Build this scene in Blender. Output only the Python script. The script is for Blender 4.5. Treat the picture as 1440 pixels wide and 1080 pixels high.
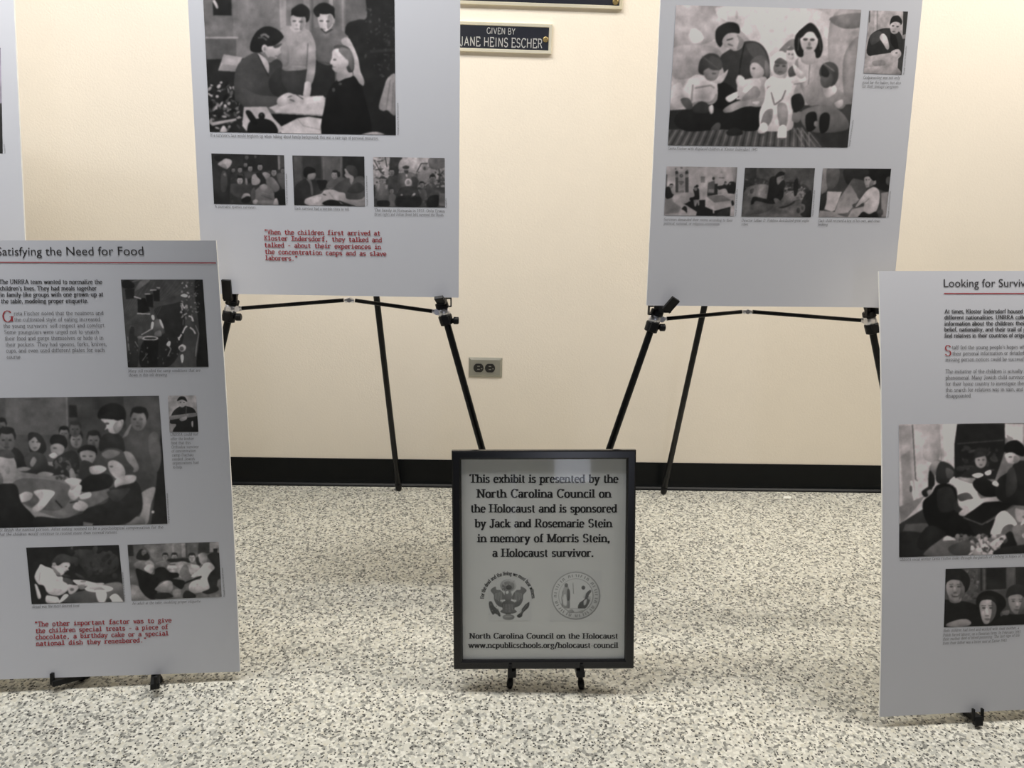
import bpy, bmesh, math, random
import numpy as np
from mathutils import Vector, Matrix
from math import sin, cos, pi, radians
random.seed(7)
for o in list(bpy.data.objects): bpy.data.objects.remove(o, do_unlink=True)
SC = bpy.context.scene
COL = SC.collection

# ================================================================ camera, light, exposure
CAM_H = 1.31941; CAM_PITCH = 0.33543; CAM_ROLL = 0.02447; CAM_YAW = 0.0271; FPX = 1151.446
WALL_Y = 2.66338
cd = bpy.data.cameras.new('camera'); cam = bpy.data.objects.new('camera', cd); COL.objects.link(cam)
fw = Vector((sin(CAM_YAW)*cos(CAM_PITCH), cos(CAM_YAW)*cos(CAM_PITCH), -sin(CAM_PITCH)))
rt = Vector((cos(CAM_YAW), -sin(CAM_YAW), 0)); up = rt.cross(fw)
R_ = rt*cos(CAM_ROLL)+up*sin(CAM_ROLL); U_ = -rt*sin(CAM_ROLL)+up*cos(CAM_ROLL)
cam.matrix_world = Matrix(((R_.x, U_.x, -fw.x, 0), (R_.y, U_.y, -fw.y, 0), (R_.z, U_.z, -fw.z, CAM_H), (0, 0, 0, 1)))
cd.sensor_fit = 'HORIZONTAL'; cd.sensor_width = 36; cd.lens = FPX*36/1440; cd.clip_start = .05
SC.camera = cam
vs = SC.view_settings
vs.view_transform = 'Standard'; vs.look = 'None'; vs.gamma = 1; vs.use_curve_mapping = False
vs.exposure = -0.76
wd = bpy.data.worlds.new('world'); SC.world = wd; wd.use_nodes = True
wd.node_tree.nodes['Background'].inputs[0].default_value = (1, .95, .94, 1)
wd.node_tree.nodes['Background'].inputs[1].default_value = .026
def area(name, loc, aim, sx, sy, power, color):
    l = bpy.data.lights.new(name, 'AREA'); l.shape = 'RECTANGLE'; l.size = sx; l.size_y = sy; l.energy = power; l.color = color
    o = bpy.data.objects.new(name, l); COL.objects.link(o); o.location = loc
    o.rotation_euler = (Vector(aim)-Vector(loc)).to_track_quat('-Z', 'Y').to_euler(); return o
for lx, ly, lw in ((-2.05, 1.90, 22), (-.50, 1.94, 32), (.95, 2.06, 22), (2.2, 1.98, 36)):       # a row of ceiling tubes above the easels
    area('ceiling_lamp', (lx, ly, 2.72), (lx, ly, 0), 1.15, .10, lw, (1, .94, .85))
area('ceiling_lamp', (-.62, 1.70, 2.72), (-.62, 1.70, 0), 1.15, .10, 33, (.94, .96, 1))
area('ceiling_lamp', (-1.95, 1.62, 2.72), (-1.95, 1.62, 0), 1.15, .10, 19, (.92, .95, 1))  # extra cool fill, added to brighten the far-left panel
area('ceiling_lamp', (1.85, 1.66, 2.72), (1.85, 1.66, 0), 1.0, .2, 41, (1, .95, .90))
area('hall_window', (0.55, -4.2, 1.33), (0.55, 2, 1.33), .34, 1.32, 18, (.80, .84, 1))
area('hall_window', (0.0, -4.2, .43), (0.0, 2, .43), .05, .66, .35, (.80, .84, 1))

# ================================================================ materials
def lin(v): return v/12.92 if v <= .04045 else ((v+.055)/1.055)**2.4
def mat(name, col, rough=.5, metal=0, spec=.5, noise=None, bump=None):
    m = bpy.data.materials.new(name); m.use_nodes = True; nt = m.node_tree; b = nt.nodes['Principled BSDF']
    b.inputs['Base Color'].default_value = (*col, 1); b.inputs['Roughness'].default_value = rough
    b.inputs['Metallic'].default_value = metal; b.inputs['Specular IOR Level'].default_value = spec
    if noise or bump:
        tc = nt.nodes.new('ShaderNodeTexCoord')
    if noise:                                    # (scale, amount): mild unevenness of the colour
        n = nt.nodes.new('ShaderNodeTexNoise'); n.inputs['Scale'].default_value = noise[0]; n.inputs['Detail'].default_value = 5
        nt.links.new(tc.outputs['Object'], n.inputs['Vector'])
        r = nt.nodes.new('ShaderNodeMapRange'); r.inputs['To Min'].default_value = 1-noise[1]; r.inputs['To Max'].default_value = 1+noise[1]
        nt.links.new(n.outputs['Fac'], r.inputs['Value'])
        x = nt.nodes.new('ShaderNodeMix'); x.data_type = 'RGBA'; x.blend_type = 'MULTIPLY'; x.inputs[0].default_value = 1
        x.inputs[6].default_value = (*col, 1); nt.links.new(r.outputs[0], x.inputs[7]); nt.links.new(x.outputs[2], b.inputs['Base Color'])
    if bump:
        n2 = nt.nodes.new('ShaderNodeTexNoise'); n2.inputs['Scale'].default_value = bump[0]; n2.inputs['Detail'].default_value = 4
        nt.links.new(tc.outputs['Object'], n2.inputs['Vector'])
        bp = nt.nodes.new('ShaderNodeBump'); bp.inputs['Strength'].default_value = bump[1]; bp.inputs['Distance'].default_value = .002
        nt.links.new(n2.outputs['Fac'], bp.inputs['Height']); nt.links.new(bp.outputs[0], b.inputs['Normal'])
    return m
M = dict(
    wall=mat('painted_plaster', (.89, .815, .70), .75, noise=(7, .025), bump=(160, .25)),
    base=mat('black_vinyl', (.006, .007, .0075), .3, spec=.14, noise=(30, .2)),
    board=mat('printed_board', (.735, .75, .805), .42, spec=.35, noise=(3, .012)),
    foam=mat('white_board_edge', (.86, .85, .82), .6),
    black=mat('black_plastic', (.008, .0085, .009), .45, spec=.25, noise=(60, .15)),
    tube=mat('black_enamel_tube', (.006, .0065, .007), .36, spec=.25, noise=(60, .1)),
    silver=mat('silver_metal', (.82, .82, .86), .30, .8, noise=(90, .08)),
    steel=mat('brushed_steel', (.46, .45, .39), .42, .75, noise=(40, .08)),
    recept=mat('dark_brown_receptacle', (.018, .017, .016), .35),
    gold=mat('gold_anodised_edge', (.88, .82, .64), .32, .6, noise=(25, .05)),
    plaque=mat('black_plaque_face', (.012, .014, .022), .35, noise=(20, .2)),
    frame=mat('black_frame_lacquer', (.008, .008, .009), .22, noise=(30, .1)),
    paper=mat('sign_paper', (.88, .88, .87), .8, noise=(9, .05)),
    ink=mat('black_ink', (.035, .033, .035), .6),
    grey=mat('grey_ink', (.11, .105, .11), .6),
    red=mat('red_ink', (.42, .045, .055), .6),
    silver_text=mat('silver_lettering', (.75, .74, .70), .4, .6),
    gold_text=mat('gold_rosette', (.42, .32, .14), .4, .8),
    scrap=mat('white_paper_scrap', (.88, .88, .82), .6))
# speckled terrazzo
m = bpy.data.materials.new('speckled_terrazzo'); m.use_nodes = True; nt = m.node_tree; b = nt.nodes['Principled BSDF']
tc = nt.nodes.new('ShaderNodeTexCoord')
def vor(scale, seed):
    mp = nt.nodes.new('ShaderNodeMapping'); mp.inputs['Location'].default_value = (seed, seed*1.7, 0); nt.links.new(tc.outputs['Object'], mp.inputs[0])
    nz = nt.nodes.new('ShaderNodeTexNoise'); nz.inputs['Scale'].default_value = scale*1.3; nz.inputs['Detail'].default_value = 1
    nt.links.new(mp.outputs[0], nz.inputs['Vector'])
    ad = nt.nodes.new('ShaderNodeVectorMath'); ad.operation = 'MULTIPLY_ADD'; ad.inputs[1].default_value = (.6/scale,)*3
    nt.links.new(nz.outputs['Color'], ad.inputs[0]); nt.links.new(mp.outputs[0], ad.inputs[2])
    v = nt.nodes.new('ShaderNodeTexVoronoi'); v.inputs['Scale'].default_value = scale; nt.links.new(ad.outputs[0], v.inputs['Vector'])
    s = nt.nodes.new('ShaderNodeSeparateColor'); nt.links.new(v.outputs['Color'], s.inputs[0]); return v, s
def ramp(src, stops):
    r = nt.nodes.new('ShaderNodeValToRGB'); r.color_ramp.interpolation = 'CONSTANT'; e = r.color_ramp.elements
    e[0].position, e[0].color = stops[0][0], (*stops[0][1], 1); e[1].position, e[1].color = stops[1][0], (*stops[1][1], 1)
    for p, c in stops[2:]:
        k = e.new(p); k.color = (*c, 1)
    nt.links.new(src, r.inputs[0]); return r
v1, s1 = vor(165, 3.1)
r1 = ramp(s1.outputs[0], [(0, (.60, .59, .52)), (.34, (.72, .71, .635)), (.52, (.46, .46, .415)), (.68, (.30, .30, .27)), (.82, (.20, .20, .18)), (.91, (.58, .56, .47))])
v2, s2 = vor(210, 9.4)
r2 = ramp(s2.outputs[1], [(0, (0, 0, 0)), (.845, (1, 1, 1))])
lt = nt.nodes.new('ShaderNodeMath'); lt.operation = 'LESS_THAN'; lt.inputs[1].default_value = .50; nt.links.new(v2.outputs['Distance'], lt.inputs[0])
mu = nt.nodes.new('ShaderNodeMath'); mu.operation = 'MULTIPLY'; nt.links.new(r2.outputs[0], mu.inputs[0]); nt.links.new(lt.outputs[0], mu.inputs[1])
mx = nt.nodes.new('ShaderNodeMix'); mx.data_type = 'RGBA'; nt.links.new(mu.outputs[0], mx.inputs[0]); nt.links.new(r1.outputs[0], mx.inputs[6]); mx.inputs[7].default_value = (.035, .034, .032, 1)
nt.links.new(mx.outputs[2], b.inputs['Base Color']); b.inputs['Roughness'].default_value = .5; b.inputs['Specular IOR Level'].default_value = .35
M['floor'] = m
# printed photographs: the ink tone of every spot is stored on the mesh
m = bpy.data.materials.new('photo_ink'); m.use_nodes = True; nt = m.node_tree; b = nt.nodes['Principled BSDF']
at = nt.nodes.new('ShaderNodeAttribute'); at.attribute_name = 'ink'; nt.links.new(at.outputs['Color'], b.inputs['Base Color'])
b.inputs['Roughness'].default_value = .42; b.inputs['Specular IOR Level'].default_value = .35
M['photo'] = m
m = bpy.data.materials.new('seal_ink'); m.use_nodes = True; nt = m.node_tree; b = nt.nodes['Principled BSDF']
at = nt.nodes.new('ShaderNodeAttribute'); at.attribute_name = 'ink'; nt.links.new(at.outputs['Color'], b.inputs['Base Color'])
b.inputs['Roughness'].default_value = .8
M['seal'] = m
# picture glass
m = bpy.data.materials.new('picture_glass'); m.use_nodes = True; nt = m.node_tree; nt.nodes.clear()
out = nt.nodes.new('ShaderNodeOutputMaterial'); mxs = nt.nodes.new('ShaderNodeMixShader'); tr = nt.nodes.new('ShaderNodeBsdfTransparent'); gl = nt.nodes.new('ShaderNodeBsdfGlossy')
gl.inputs['Roughness'].default_value = .04; tr.inputs[0].default_value = (.985, .99, .985, 1); fr = nt.nodes.new('ShaderNodeFresnel'); fr.inputs[0].default_value = 1.5
hf = nt.nodes.new('ShaderNodeMath'); hf.operation = 'MULTIPLY'; hf.inputs[1].default_value = .27; nt.links.new(fr.outputs[0], hf.inputs[0]); nt.links.new(hf.outputs[0], mxs.inputs[0]); nt.links.new(tr.outputs[0], mxs.inputs[1]); nt.links.new(gl.outputs[0], mxs.inputs[2]); nt.links.new(mxs.outputs[0], out.inputs[0])
M['glass'] = m

# ================================================================ object helpers
def thing(name, label, cat, loc, group=None):
    o = bpy.data.objects.new(name, None); COL.objects.link(o); o.location = loc; o.empty_display_size = .1
    o['label'] = label; o['category'] = cat
    if group: o['group'] = group
    return o
def base_of(o):
    v = Vector((0, 0, 0))
    while o: v = v+o.location; o = o.parent
    return v
def link(name, me, material, parent=None, kind=None, label=None):
    o = bpy.data.objects.new(name, me); COL.objects.link(o)
    for mm in (material if isinstance(material, list) else [material]): me.materials.append(mm)
    if parent:                                    # meshes are made in world coordinates, kept local to the thing's base
        root = parent
        while root.parent: root = root.parent
        me.transform(Matrix.Translation(-root.location)); o.parent = parent
    if kind: o['kind'] = kind
    if label: o['label'] = label
    return o
def smooth(me, on=True):
    for p in me.polygons: p.use_smooth = on
def from_bm(name, bm):
    me = bpy.data.meshes.new(name); bm.normal_update(); bm.to_mesh(me); bm.free(); return me
def box(bm, c, ax, ay, az, sx, sy, sz, bev=0):
    """box centred at c, half sizes along the unit axes"""
    ax, ay, az = Vector(ax), Vector(ay), Vector(az); c = Vector(c)
    vs_ = [bm.verts.new(c+ax*sx*i+ay*sy*j+az*sz*k) for i in (-1, 1) for j in (-1, 1) for k in (-1, 1)]
    fs = [bm.faces.new([vs_[i] for i in f]) for f in ((0, 1, 3, 2), (4, 6, 7, 5), (0, 4, 5, 1), (2, 3, 7, 6), (0, 2, 6, 4), (1, 5, 7, 3))]
    if bev:
        es = list({e for f in fs for e in f.edges}); bmesh.ops.bevel(bm, geom=es, offset=bev, segments=2, affect='EDGES', profile=.6)
def tube(bm, pts, radii, n=14, cap=True):
    pts = [Vector(p) for p in pts]; rings = []
    if not isinstance(radii, (list, tuple)): radii = [radii]*len(pts)
    d0 = (pts[-1]-pts[0]).normalized(); ref = Vector((0, 1, 0)) if abs(d0.y) < .8 else Vector((1, 0, 0))
    for i, p in enumerate(pts):
        a = pts[max(0, i-1)]; z = pts[min(len(pts)-1, i+1)]; d = (z-a).normalized()
        x = d.cross(ref).normalized(); y = d.cross(x)
        rings.append([bm.verts.new(p+(x*cos(2*pi*k/n)+y*sin(2*pi*k/n))*radii[i]) for k in range(n)])
    for r0, r1 in zip(rings[:-1], rings[1:]):
        for k in range(n): bm.faces.new((r0[k], r0[(k+1) % n], r1[(k+1) % n], r1[k]))
    if cap: bm.faces.new(rings[0][::-1]); bm.faces.new(rings[-1])
def tube_me(name, pts, radii, n=14):
    bm = bmesh.new(); tube(bm, pts, radii, n); me = from_bm(name, bm)
    for p in me.polygons: p.use_smooth = len(p.vertices) == 4
    return me
def ring_pts(c, d, stations):                     # collar profile: (distance along d, radius)
    return [Vector(c)+Vector(d)*s for s, _ in stations], [r for _, r in stations]

class Plane:
    """a leaning sheet: origin at the middle of its bottom edge, x right, y up the sheet, n towards the room"""
    def __init__(s, pose):
        x, y, z, yaw, lean, rl, tw, bow = pose
        ex = Vector((cos(yaw), sin(yaw), 0)); n = Vector((sin(yaw), -cos(yaw), 0))
        ey = Vector((0, 0, 1))*cos(lean)-n*sin(lean)
        s.ex = ex*cos(rl)+ey*sin(rl); s.ey = -ex*sin(rl)+ey*cos(rl); s.n = s.ex.cross(s.ey); s.o = Vector((x, y, z)); s.tw = tw; s.bow = bow
    def flat(s, x, y, n=0): return s.o+s.ex*x+s.ey*y+s.n*n
    def sag(s, x, y): return s.tw*(x/.35)*(2*y-1)+s.bow*4*y*(1-y)
    def at(s, x, y, n=0): return s.flat(x, y, n+s.sag(x, y))
    def floor_y(s, n=0, z=0): return (z-(s.o+s.n*n).z)/s.ey.z

# ================================================================ lettering: a small stroke alphabet with serifs
G = {
'a':(44,'O 19 14 14 14 0 360;L 35 36 35 0;O 21 36 14 13 0 160;S 39 0 10'),'b':(48,'L 9 72 9 0;O 25 24 17 24 0 360;S 5 72 10'),'c':(42,'O 24 24 17 25 45 320'),
'd':(50,'O 22 24 17 24 0 360;L 39 72 39 0;S 35 72 10;S 43 0 10'),'e':(45,'O 23 24 17 25 0 320;L 6 26 40 26'),'f':(31,'L 14 0 14 58;O 25 58 11 14 50 180;L 4 47 28 47;S 14 0 20'),
'g':(46,'O 21 32 14 16 0 360;O 21 -8 17 13 0 360;L 30 44 42 48'),'h':(54,'L 10 72 10 0;S 6 72 10;S 10 0 20;O 27 28 17 20 0 180;L 44 28 44 0;S 44 0 18'),'i':(24,'L 12 48 12 0;S 8 48 10;S 12 0 20;D 12 64'),
'j':(24,'L 14 48 14 -12;S 10 48 10;O 4 -12 10 10 -100 0;D 14 64'),'k':(50,'L 10 72 10 0;S 6 72 10;S 10 0 20;L 11 20 38 47;L 21 29 42 0;S 38 47 16;S 42 0 16'),'l':(24,'L 12 72 12 0;S 8 72 10;S 12 0 20'),
'm':(80,'L 10 48 10 0;S 6 48 10;S 10 0 18;O 25 30 15 18 0 180;L 40 30 40 0;S 40 0 18;O 55 30 15 18 0 180;L 70 30 70 0;S 70 0 18'),'n':(54,'L 10 48 10 0;S 6 48 10;S 10 0 20;O 27 28 17 20 0 180;L 44 28 44 0;S 44 0 18'),
'o':(48,'O 24 24 18 25 0 360'),'p':(50,'L 10 48 10 -22;S 6 48 10;S 10 -22 20;O 27 24 17 24 0 360'),'q':(50,'O 22 24 17 24 0 360;L 39 48 39 -22;S 39 -22 20'),'r':(38,'L 10 48 10 0;S 6 48 10;S 10 0 20;O 25 32 14 16 40 180'),
's':(38,'O 19 36 12 12 20 270;O 19 12 13 12 -160 90'),'t':(32,'L 14 62 14 12;O 25 12 11 12 180 290;L 4 47 27 47'),'u':(54,'L 10 48 10 18;S 6 48 10;O 26 18 16 18 180 360;L 42 48 42 0;S 38 48 10;S 46 0 10'),
'v':(48,'L 7 48 24 0;L 24 0 41 48;S 7 48 16;S 41 48 14'),'w':(68,'L 6 48 20 0;L 20 0 34 46;L 34 46 48 0;L 48 0 62 48;S 6 48 14;S 34 48 12;S 62 48 12'),'x':(48,'L 8 48 40 0;L 8 0 40 48;S 8 48 14;S 40 48 14;S 8 0 14;S 40 0 14'),
'y':(48,'L 7 48 24 0;L 41 48 24 0;L 24 0 16 -20;S 7 48 16;S 41 48 14;D 12 -19'),'z':(42,'L 6 47 36 47;L 36 47 6 1;L 6 1 36 1'),
'A':(66,'L 8 0 33 72;L 33 72 58 0;L 17 24 49 24;S 8 0 18;S 58 0 20'),'B':(60,'L 12 72 12 0;O 32 54 18 18 -90 90;O 34 18 20 18 -90 90;L 12 72 32 72;L 12 36 34 36;L 12 0 34 0'),'C':(62,'O 34 36 26 37 40 320;L 56 60 56 72'),
'D':(68,'L 12 72 12 0;O 30 36 28 36 -90 90;L 6 72 30 72;L 6 0 30 0'),'E':(58,'L 12 72 12 0;L 6 72 50 72;L 12 37 40 37;L 6 0 52 0;L 50 72 50 58;L 52 0 52 14'),'F':(54,'L 12 72 12 0;L 6 72 48 72;L 12 37 38 37;L 48 72 48 58;S 12 0 22'),
'G':(68,'O 35 36 27 37 40 360;L 62 34 62 2;S 60 34 20'),'H':(70,'L 13 72 13 0;L 57 72 57 0;L 13 37 57 37;S 13 72 22;S 13 0 22;S 57 72 22;S 57 0 22'),'I':(34,'L 17 72 17 0;S 17 72 24;S 17 0 24'),'J':(44,'L 28 72 28 12;O 16 12 12 16 180 360;S 28 72 22'),
'K':(66,'L 13 72 13 0;L 14 28 54 72;L 28 42 56 0;S 13 72 22;S 13 0 22;S 54 72 18;S 56 0 18'),'L':(56,'L 12 72 12 0;L 6 0 50 0;L 50 0 50 16;S 12 72 22'),'M':(84,'L 13 72 13 0;L 13 72 42 4;L 42 4 71 72;L 71 72 71 0;S 10 72 16;S 13 0 20;S 74 72 16;S 71 0 20'),
'N':(70,'L 13 72 13 0;L 13 72 57 0;L 57 0 57 72;S 9 72 16;S 13 0 20;S 57 72 20'),'O':(70,'O 35 36 28 37 0 360'),'P':(58,'L 12 72 12 0;O 32 53 19 19 -90 90;L 6 72 32 72;L 12 34 32 34;S 12 0 22'),'Q':(70,'O 35 36 28 37 0 360;L 38 14 60 -8'),
'R':(64,'L 12 72 12 0;O 32 54 18 18 -90 90;L 6 72 32 72;L 12 36 32 36;L 32 36 54 0;S 12 0 22;S 57 0 12'),'S':(54,'O 27 53 18 19 20 270;O 27 18 20 18 -160 90'),'T':(60,'L 30 72 30 0;L 4 72 56 72;L 4 72 4 58;L 56 72 56 58;S 30 0 24'),
'U':(68,'L 12 72 12 24;O 34 24 22 25 180 360;L 56 24 56 72;S 12 72 20;S 56 72 20'),'V':(66,'L 8 72 33 0;L 33 0 58 72;S 8 72 18;S 58 72 18'),'W':(92,'L 8 72 27 0;L 27 0 46 70;L 46 70 65 0;L 65 0 84 72;S 8 72 18;S 84 72 18'),
'Y':(62,'L 8 72 31 34;L 54 72 31 34;L 31 34 31 0;S 8 72 16;S 54 72 16;S 31 0 20'),'Z':(58,'L 8 72 50 72;L 50 72 8 0;L 8 0 52 0'),'X':(64,'L 8 72 56 0;L 8 0 56 72;S 8 72 16;S 56 72 16;S 8 0 16;S 56 0 16'),
'.':(22,'D 11 4'),',':(22,'D 11 4;L 13 4 8 -12'),"'":(18,'L 9 74 9 56'),'"':(30,'L 9 74 9 54;L 20 74 20 54'),'-':(34,'L 6 26 28 26'),'/':(40,'L 6 -10 34 76'),'(':(28,'O 28 28 18 48 120 240'),')':(28,'O 0 28 18 48 -60 60'),':':(22,'D 11 5;D 11 42'),
'0':(48,'O 24 36 17 36 0 360'),'1':(40,'L 22 72 22 0;L 22 72 12 62;S 22 0 22'),'3':(46,'O 22 54 15 17 -90 150;O 22 18 17 18 -150 90'),'4':(50,'L 34 72 34 0;L 34 72 6 22;L 6 22 44 22;S 34 0 20'),'5':(46,'L 12 72 38 72;L 12 72 12 42;O 22 24 17 22 -150 120'),
'6':(48,'O 24 22 17 22 0 360;O 36 24 29 48 95 180'),'7':(46,'L 6 72 40 72;L 40 72 18 0'),'9':(48,'O 24 50 17 22 0 360;O 12 48 29 48 -85 0'),'2':(46,'O 22 54 16 18 -20 160;L 38 48 8 2;L 8 2 40 2'),'8':(46,'O 23 54 14 17 0 360;O 23 19 17 19 0 360')}
STY = dict(serif=(7.5, 4.0, 3.2, 0, 0), italic=(7, 3.8, 3, .2, 0), bold=(13, 6.5, 5, 0, 0), type=(12, 10, 10, 0, 1), credit=(8, 5, 4, 0, 0), red=(9, 3, 3, 0, 0), bodoni=(16, 4.2, 6.0, 0, 0), caps=(9, 9, 0, 0, 0))
_gc = {}
def glyph(ch, style):
    """quads (4x2 arrays, 72 units to a capital) and advance of one letter"""
    k = (ch, style)
    if k in _gc: return _gc[k]
    thick, thin, slab, slant, mono = STY[style]
    adv, spec = G.get(ch, (30, ''))
    Q = []
    def seg(x0, y0, x1, y1, fixed=None):
        dx, dy = x1-x0, y1-y0; L = math.hypot(dx, dy) or 1
        w = fixed or thin+(thick-thin)*abs(dy)/L
        nx, ny = -dy/L*w/2, dx/L*w/2; ex, ey = dx/L*.6, dy/L*.6
        Q.append([(x0+nx-ex, y0+ny-ey), (x1+nx+ex, y1+ny+ey), (x1-nx+ex, y1-ny+ey), (x0-nx-ex, y0-ny-ey)])
    for op in spec.split(';'):
        if not op: continue
        t = op.split(); v = [float(z) for z in t[1:]]
        if t[0] == 'L': seg(*v)
        elif t[0] == 'O':
            cx, cy, rx, ry, a0, a1 = v; n = max(3, int(abs(a1-a0)/(40 if style in ('serif', 'italic', 'credit') else 26)))
            P = [(cx+rx*cos(radians(a0+(a1-a0)*i/n)), cy+ry*sin(radians(a0+(a1-a0)*i/n))) for i in range(n+1)]
            for (ax, ay), (bx, by) in zip(P[:-1], P[1:]): seg(ax, ay, bx, by)
        elif t[0] == 'S' and slab:
            x, y, w = v; w = w*(1.45 if mono else 1.65 if style == 'bodoni' else 1.4); y += slab/2 if y <= 0 else -slab/2; seg(x-w/2, y, x+w/2, y, slab)
        elif t[0] == 'D': seg(v[0]-thick*.45, v[1], v[0]+thick*.45, v[1], thick*.9)
    A = np.array(Q, float).reshape(-1, 4, 2)
    if mono and len(A):
        A[..., 0] = (A[..., 0]-adv/2)*min(1.5, 52/max(adv, 30))+27; adv = 54
    elif mono: adv = 54
    if slant and len(A): A[..., 0] += A[..., 1]*slant
    _gc[k] = (A, adv); return _gc[k]
def line_quads(text, style, capmm, x0, y0, x1, y1):
    """letters of one line stretched between two points of its base line (millimetres)"""
    out = []; pen = 0
    for ch in text:
        A, adv = glyph(ch, style)
        if len(A): B = A.copy(); B[..., 0] += pen; out.append(B)
        pen += adv+(2 if style != 'type' else 0)
    A = np.concatenate(out); L = math.hypot(x1-x0, y1-y0); d = np.array([(x1-x0)/L, (y1-y0)/L]); u = np.array([-d[1], d[0]])
    sx = L/(pen-4); sy = capmm/72
    return np.array([x0, y0])+A[..., :1]*sx*d+A[..., 1:]*sy*u
def quads_mesh(name, Q, place):
    """place(x_m, y_m) -> world point"""
    F = Q.reshape(-1, 2)/1000
    co = [place(x, y) for x, y in F]
    me = bpy.data.meshes.new(name); me.from_pydata(co, [], [tuple(range(i, i+4)) for i in range(0, len(co), 4)]); me.update(); return me
_fc = {}
def sans_mesh(name, text, x0, y0, x1, y1, capmm, place):
    """built-in sans letters fitted to a base line (millimetres), as a mesh on the sheet"""
    cu = bpy.data.curves.new('t', 'FONT'); cu.body = text; cu.size = 1; cu.resolution_u = 3
    o = bpy.data.objects.new('t', cu); COL.objects.link(o)
    me = bpy.data.meshes.new_from_object(o.evaluated_get(bpy.context.evaluated_depsgraph_get()))
    bpy.data.objects.remove(o); bpy.data.curves.remove(cu); me.name = name
    co = np.array([v.co[:2] for v in me.vertices]); xmin, xmax = co[:, 0].min(), co[:, 0].max()
    cap = .70
    L = math.hypot(x1-x0, y1-y0); d = np.array([(x1-x0)/L, (y1-y0)/L]); u = np.array([-d[1], d[0]])
    P = (np.array([x0, y0])+((co[:, :1]-xmin)/(xmax-xmin)*L)*d+co[:, 1:]*(capmm/cap)*u)/1000
    for v, (x, y) in zip(me.vertices, P): v.co = place(x, y)
    return me
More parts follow.
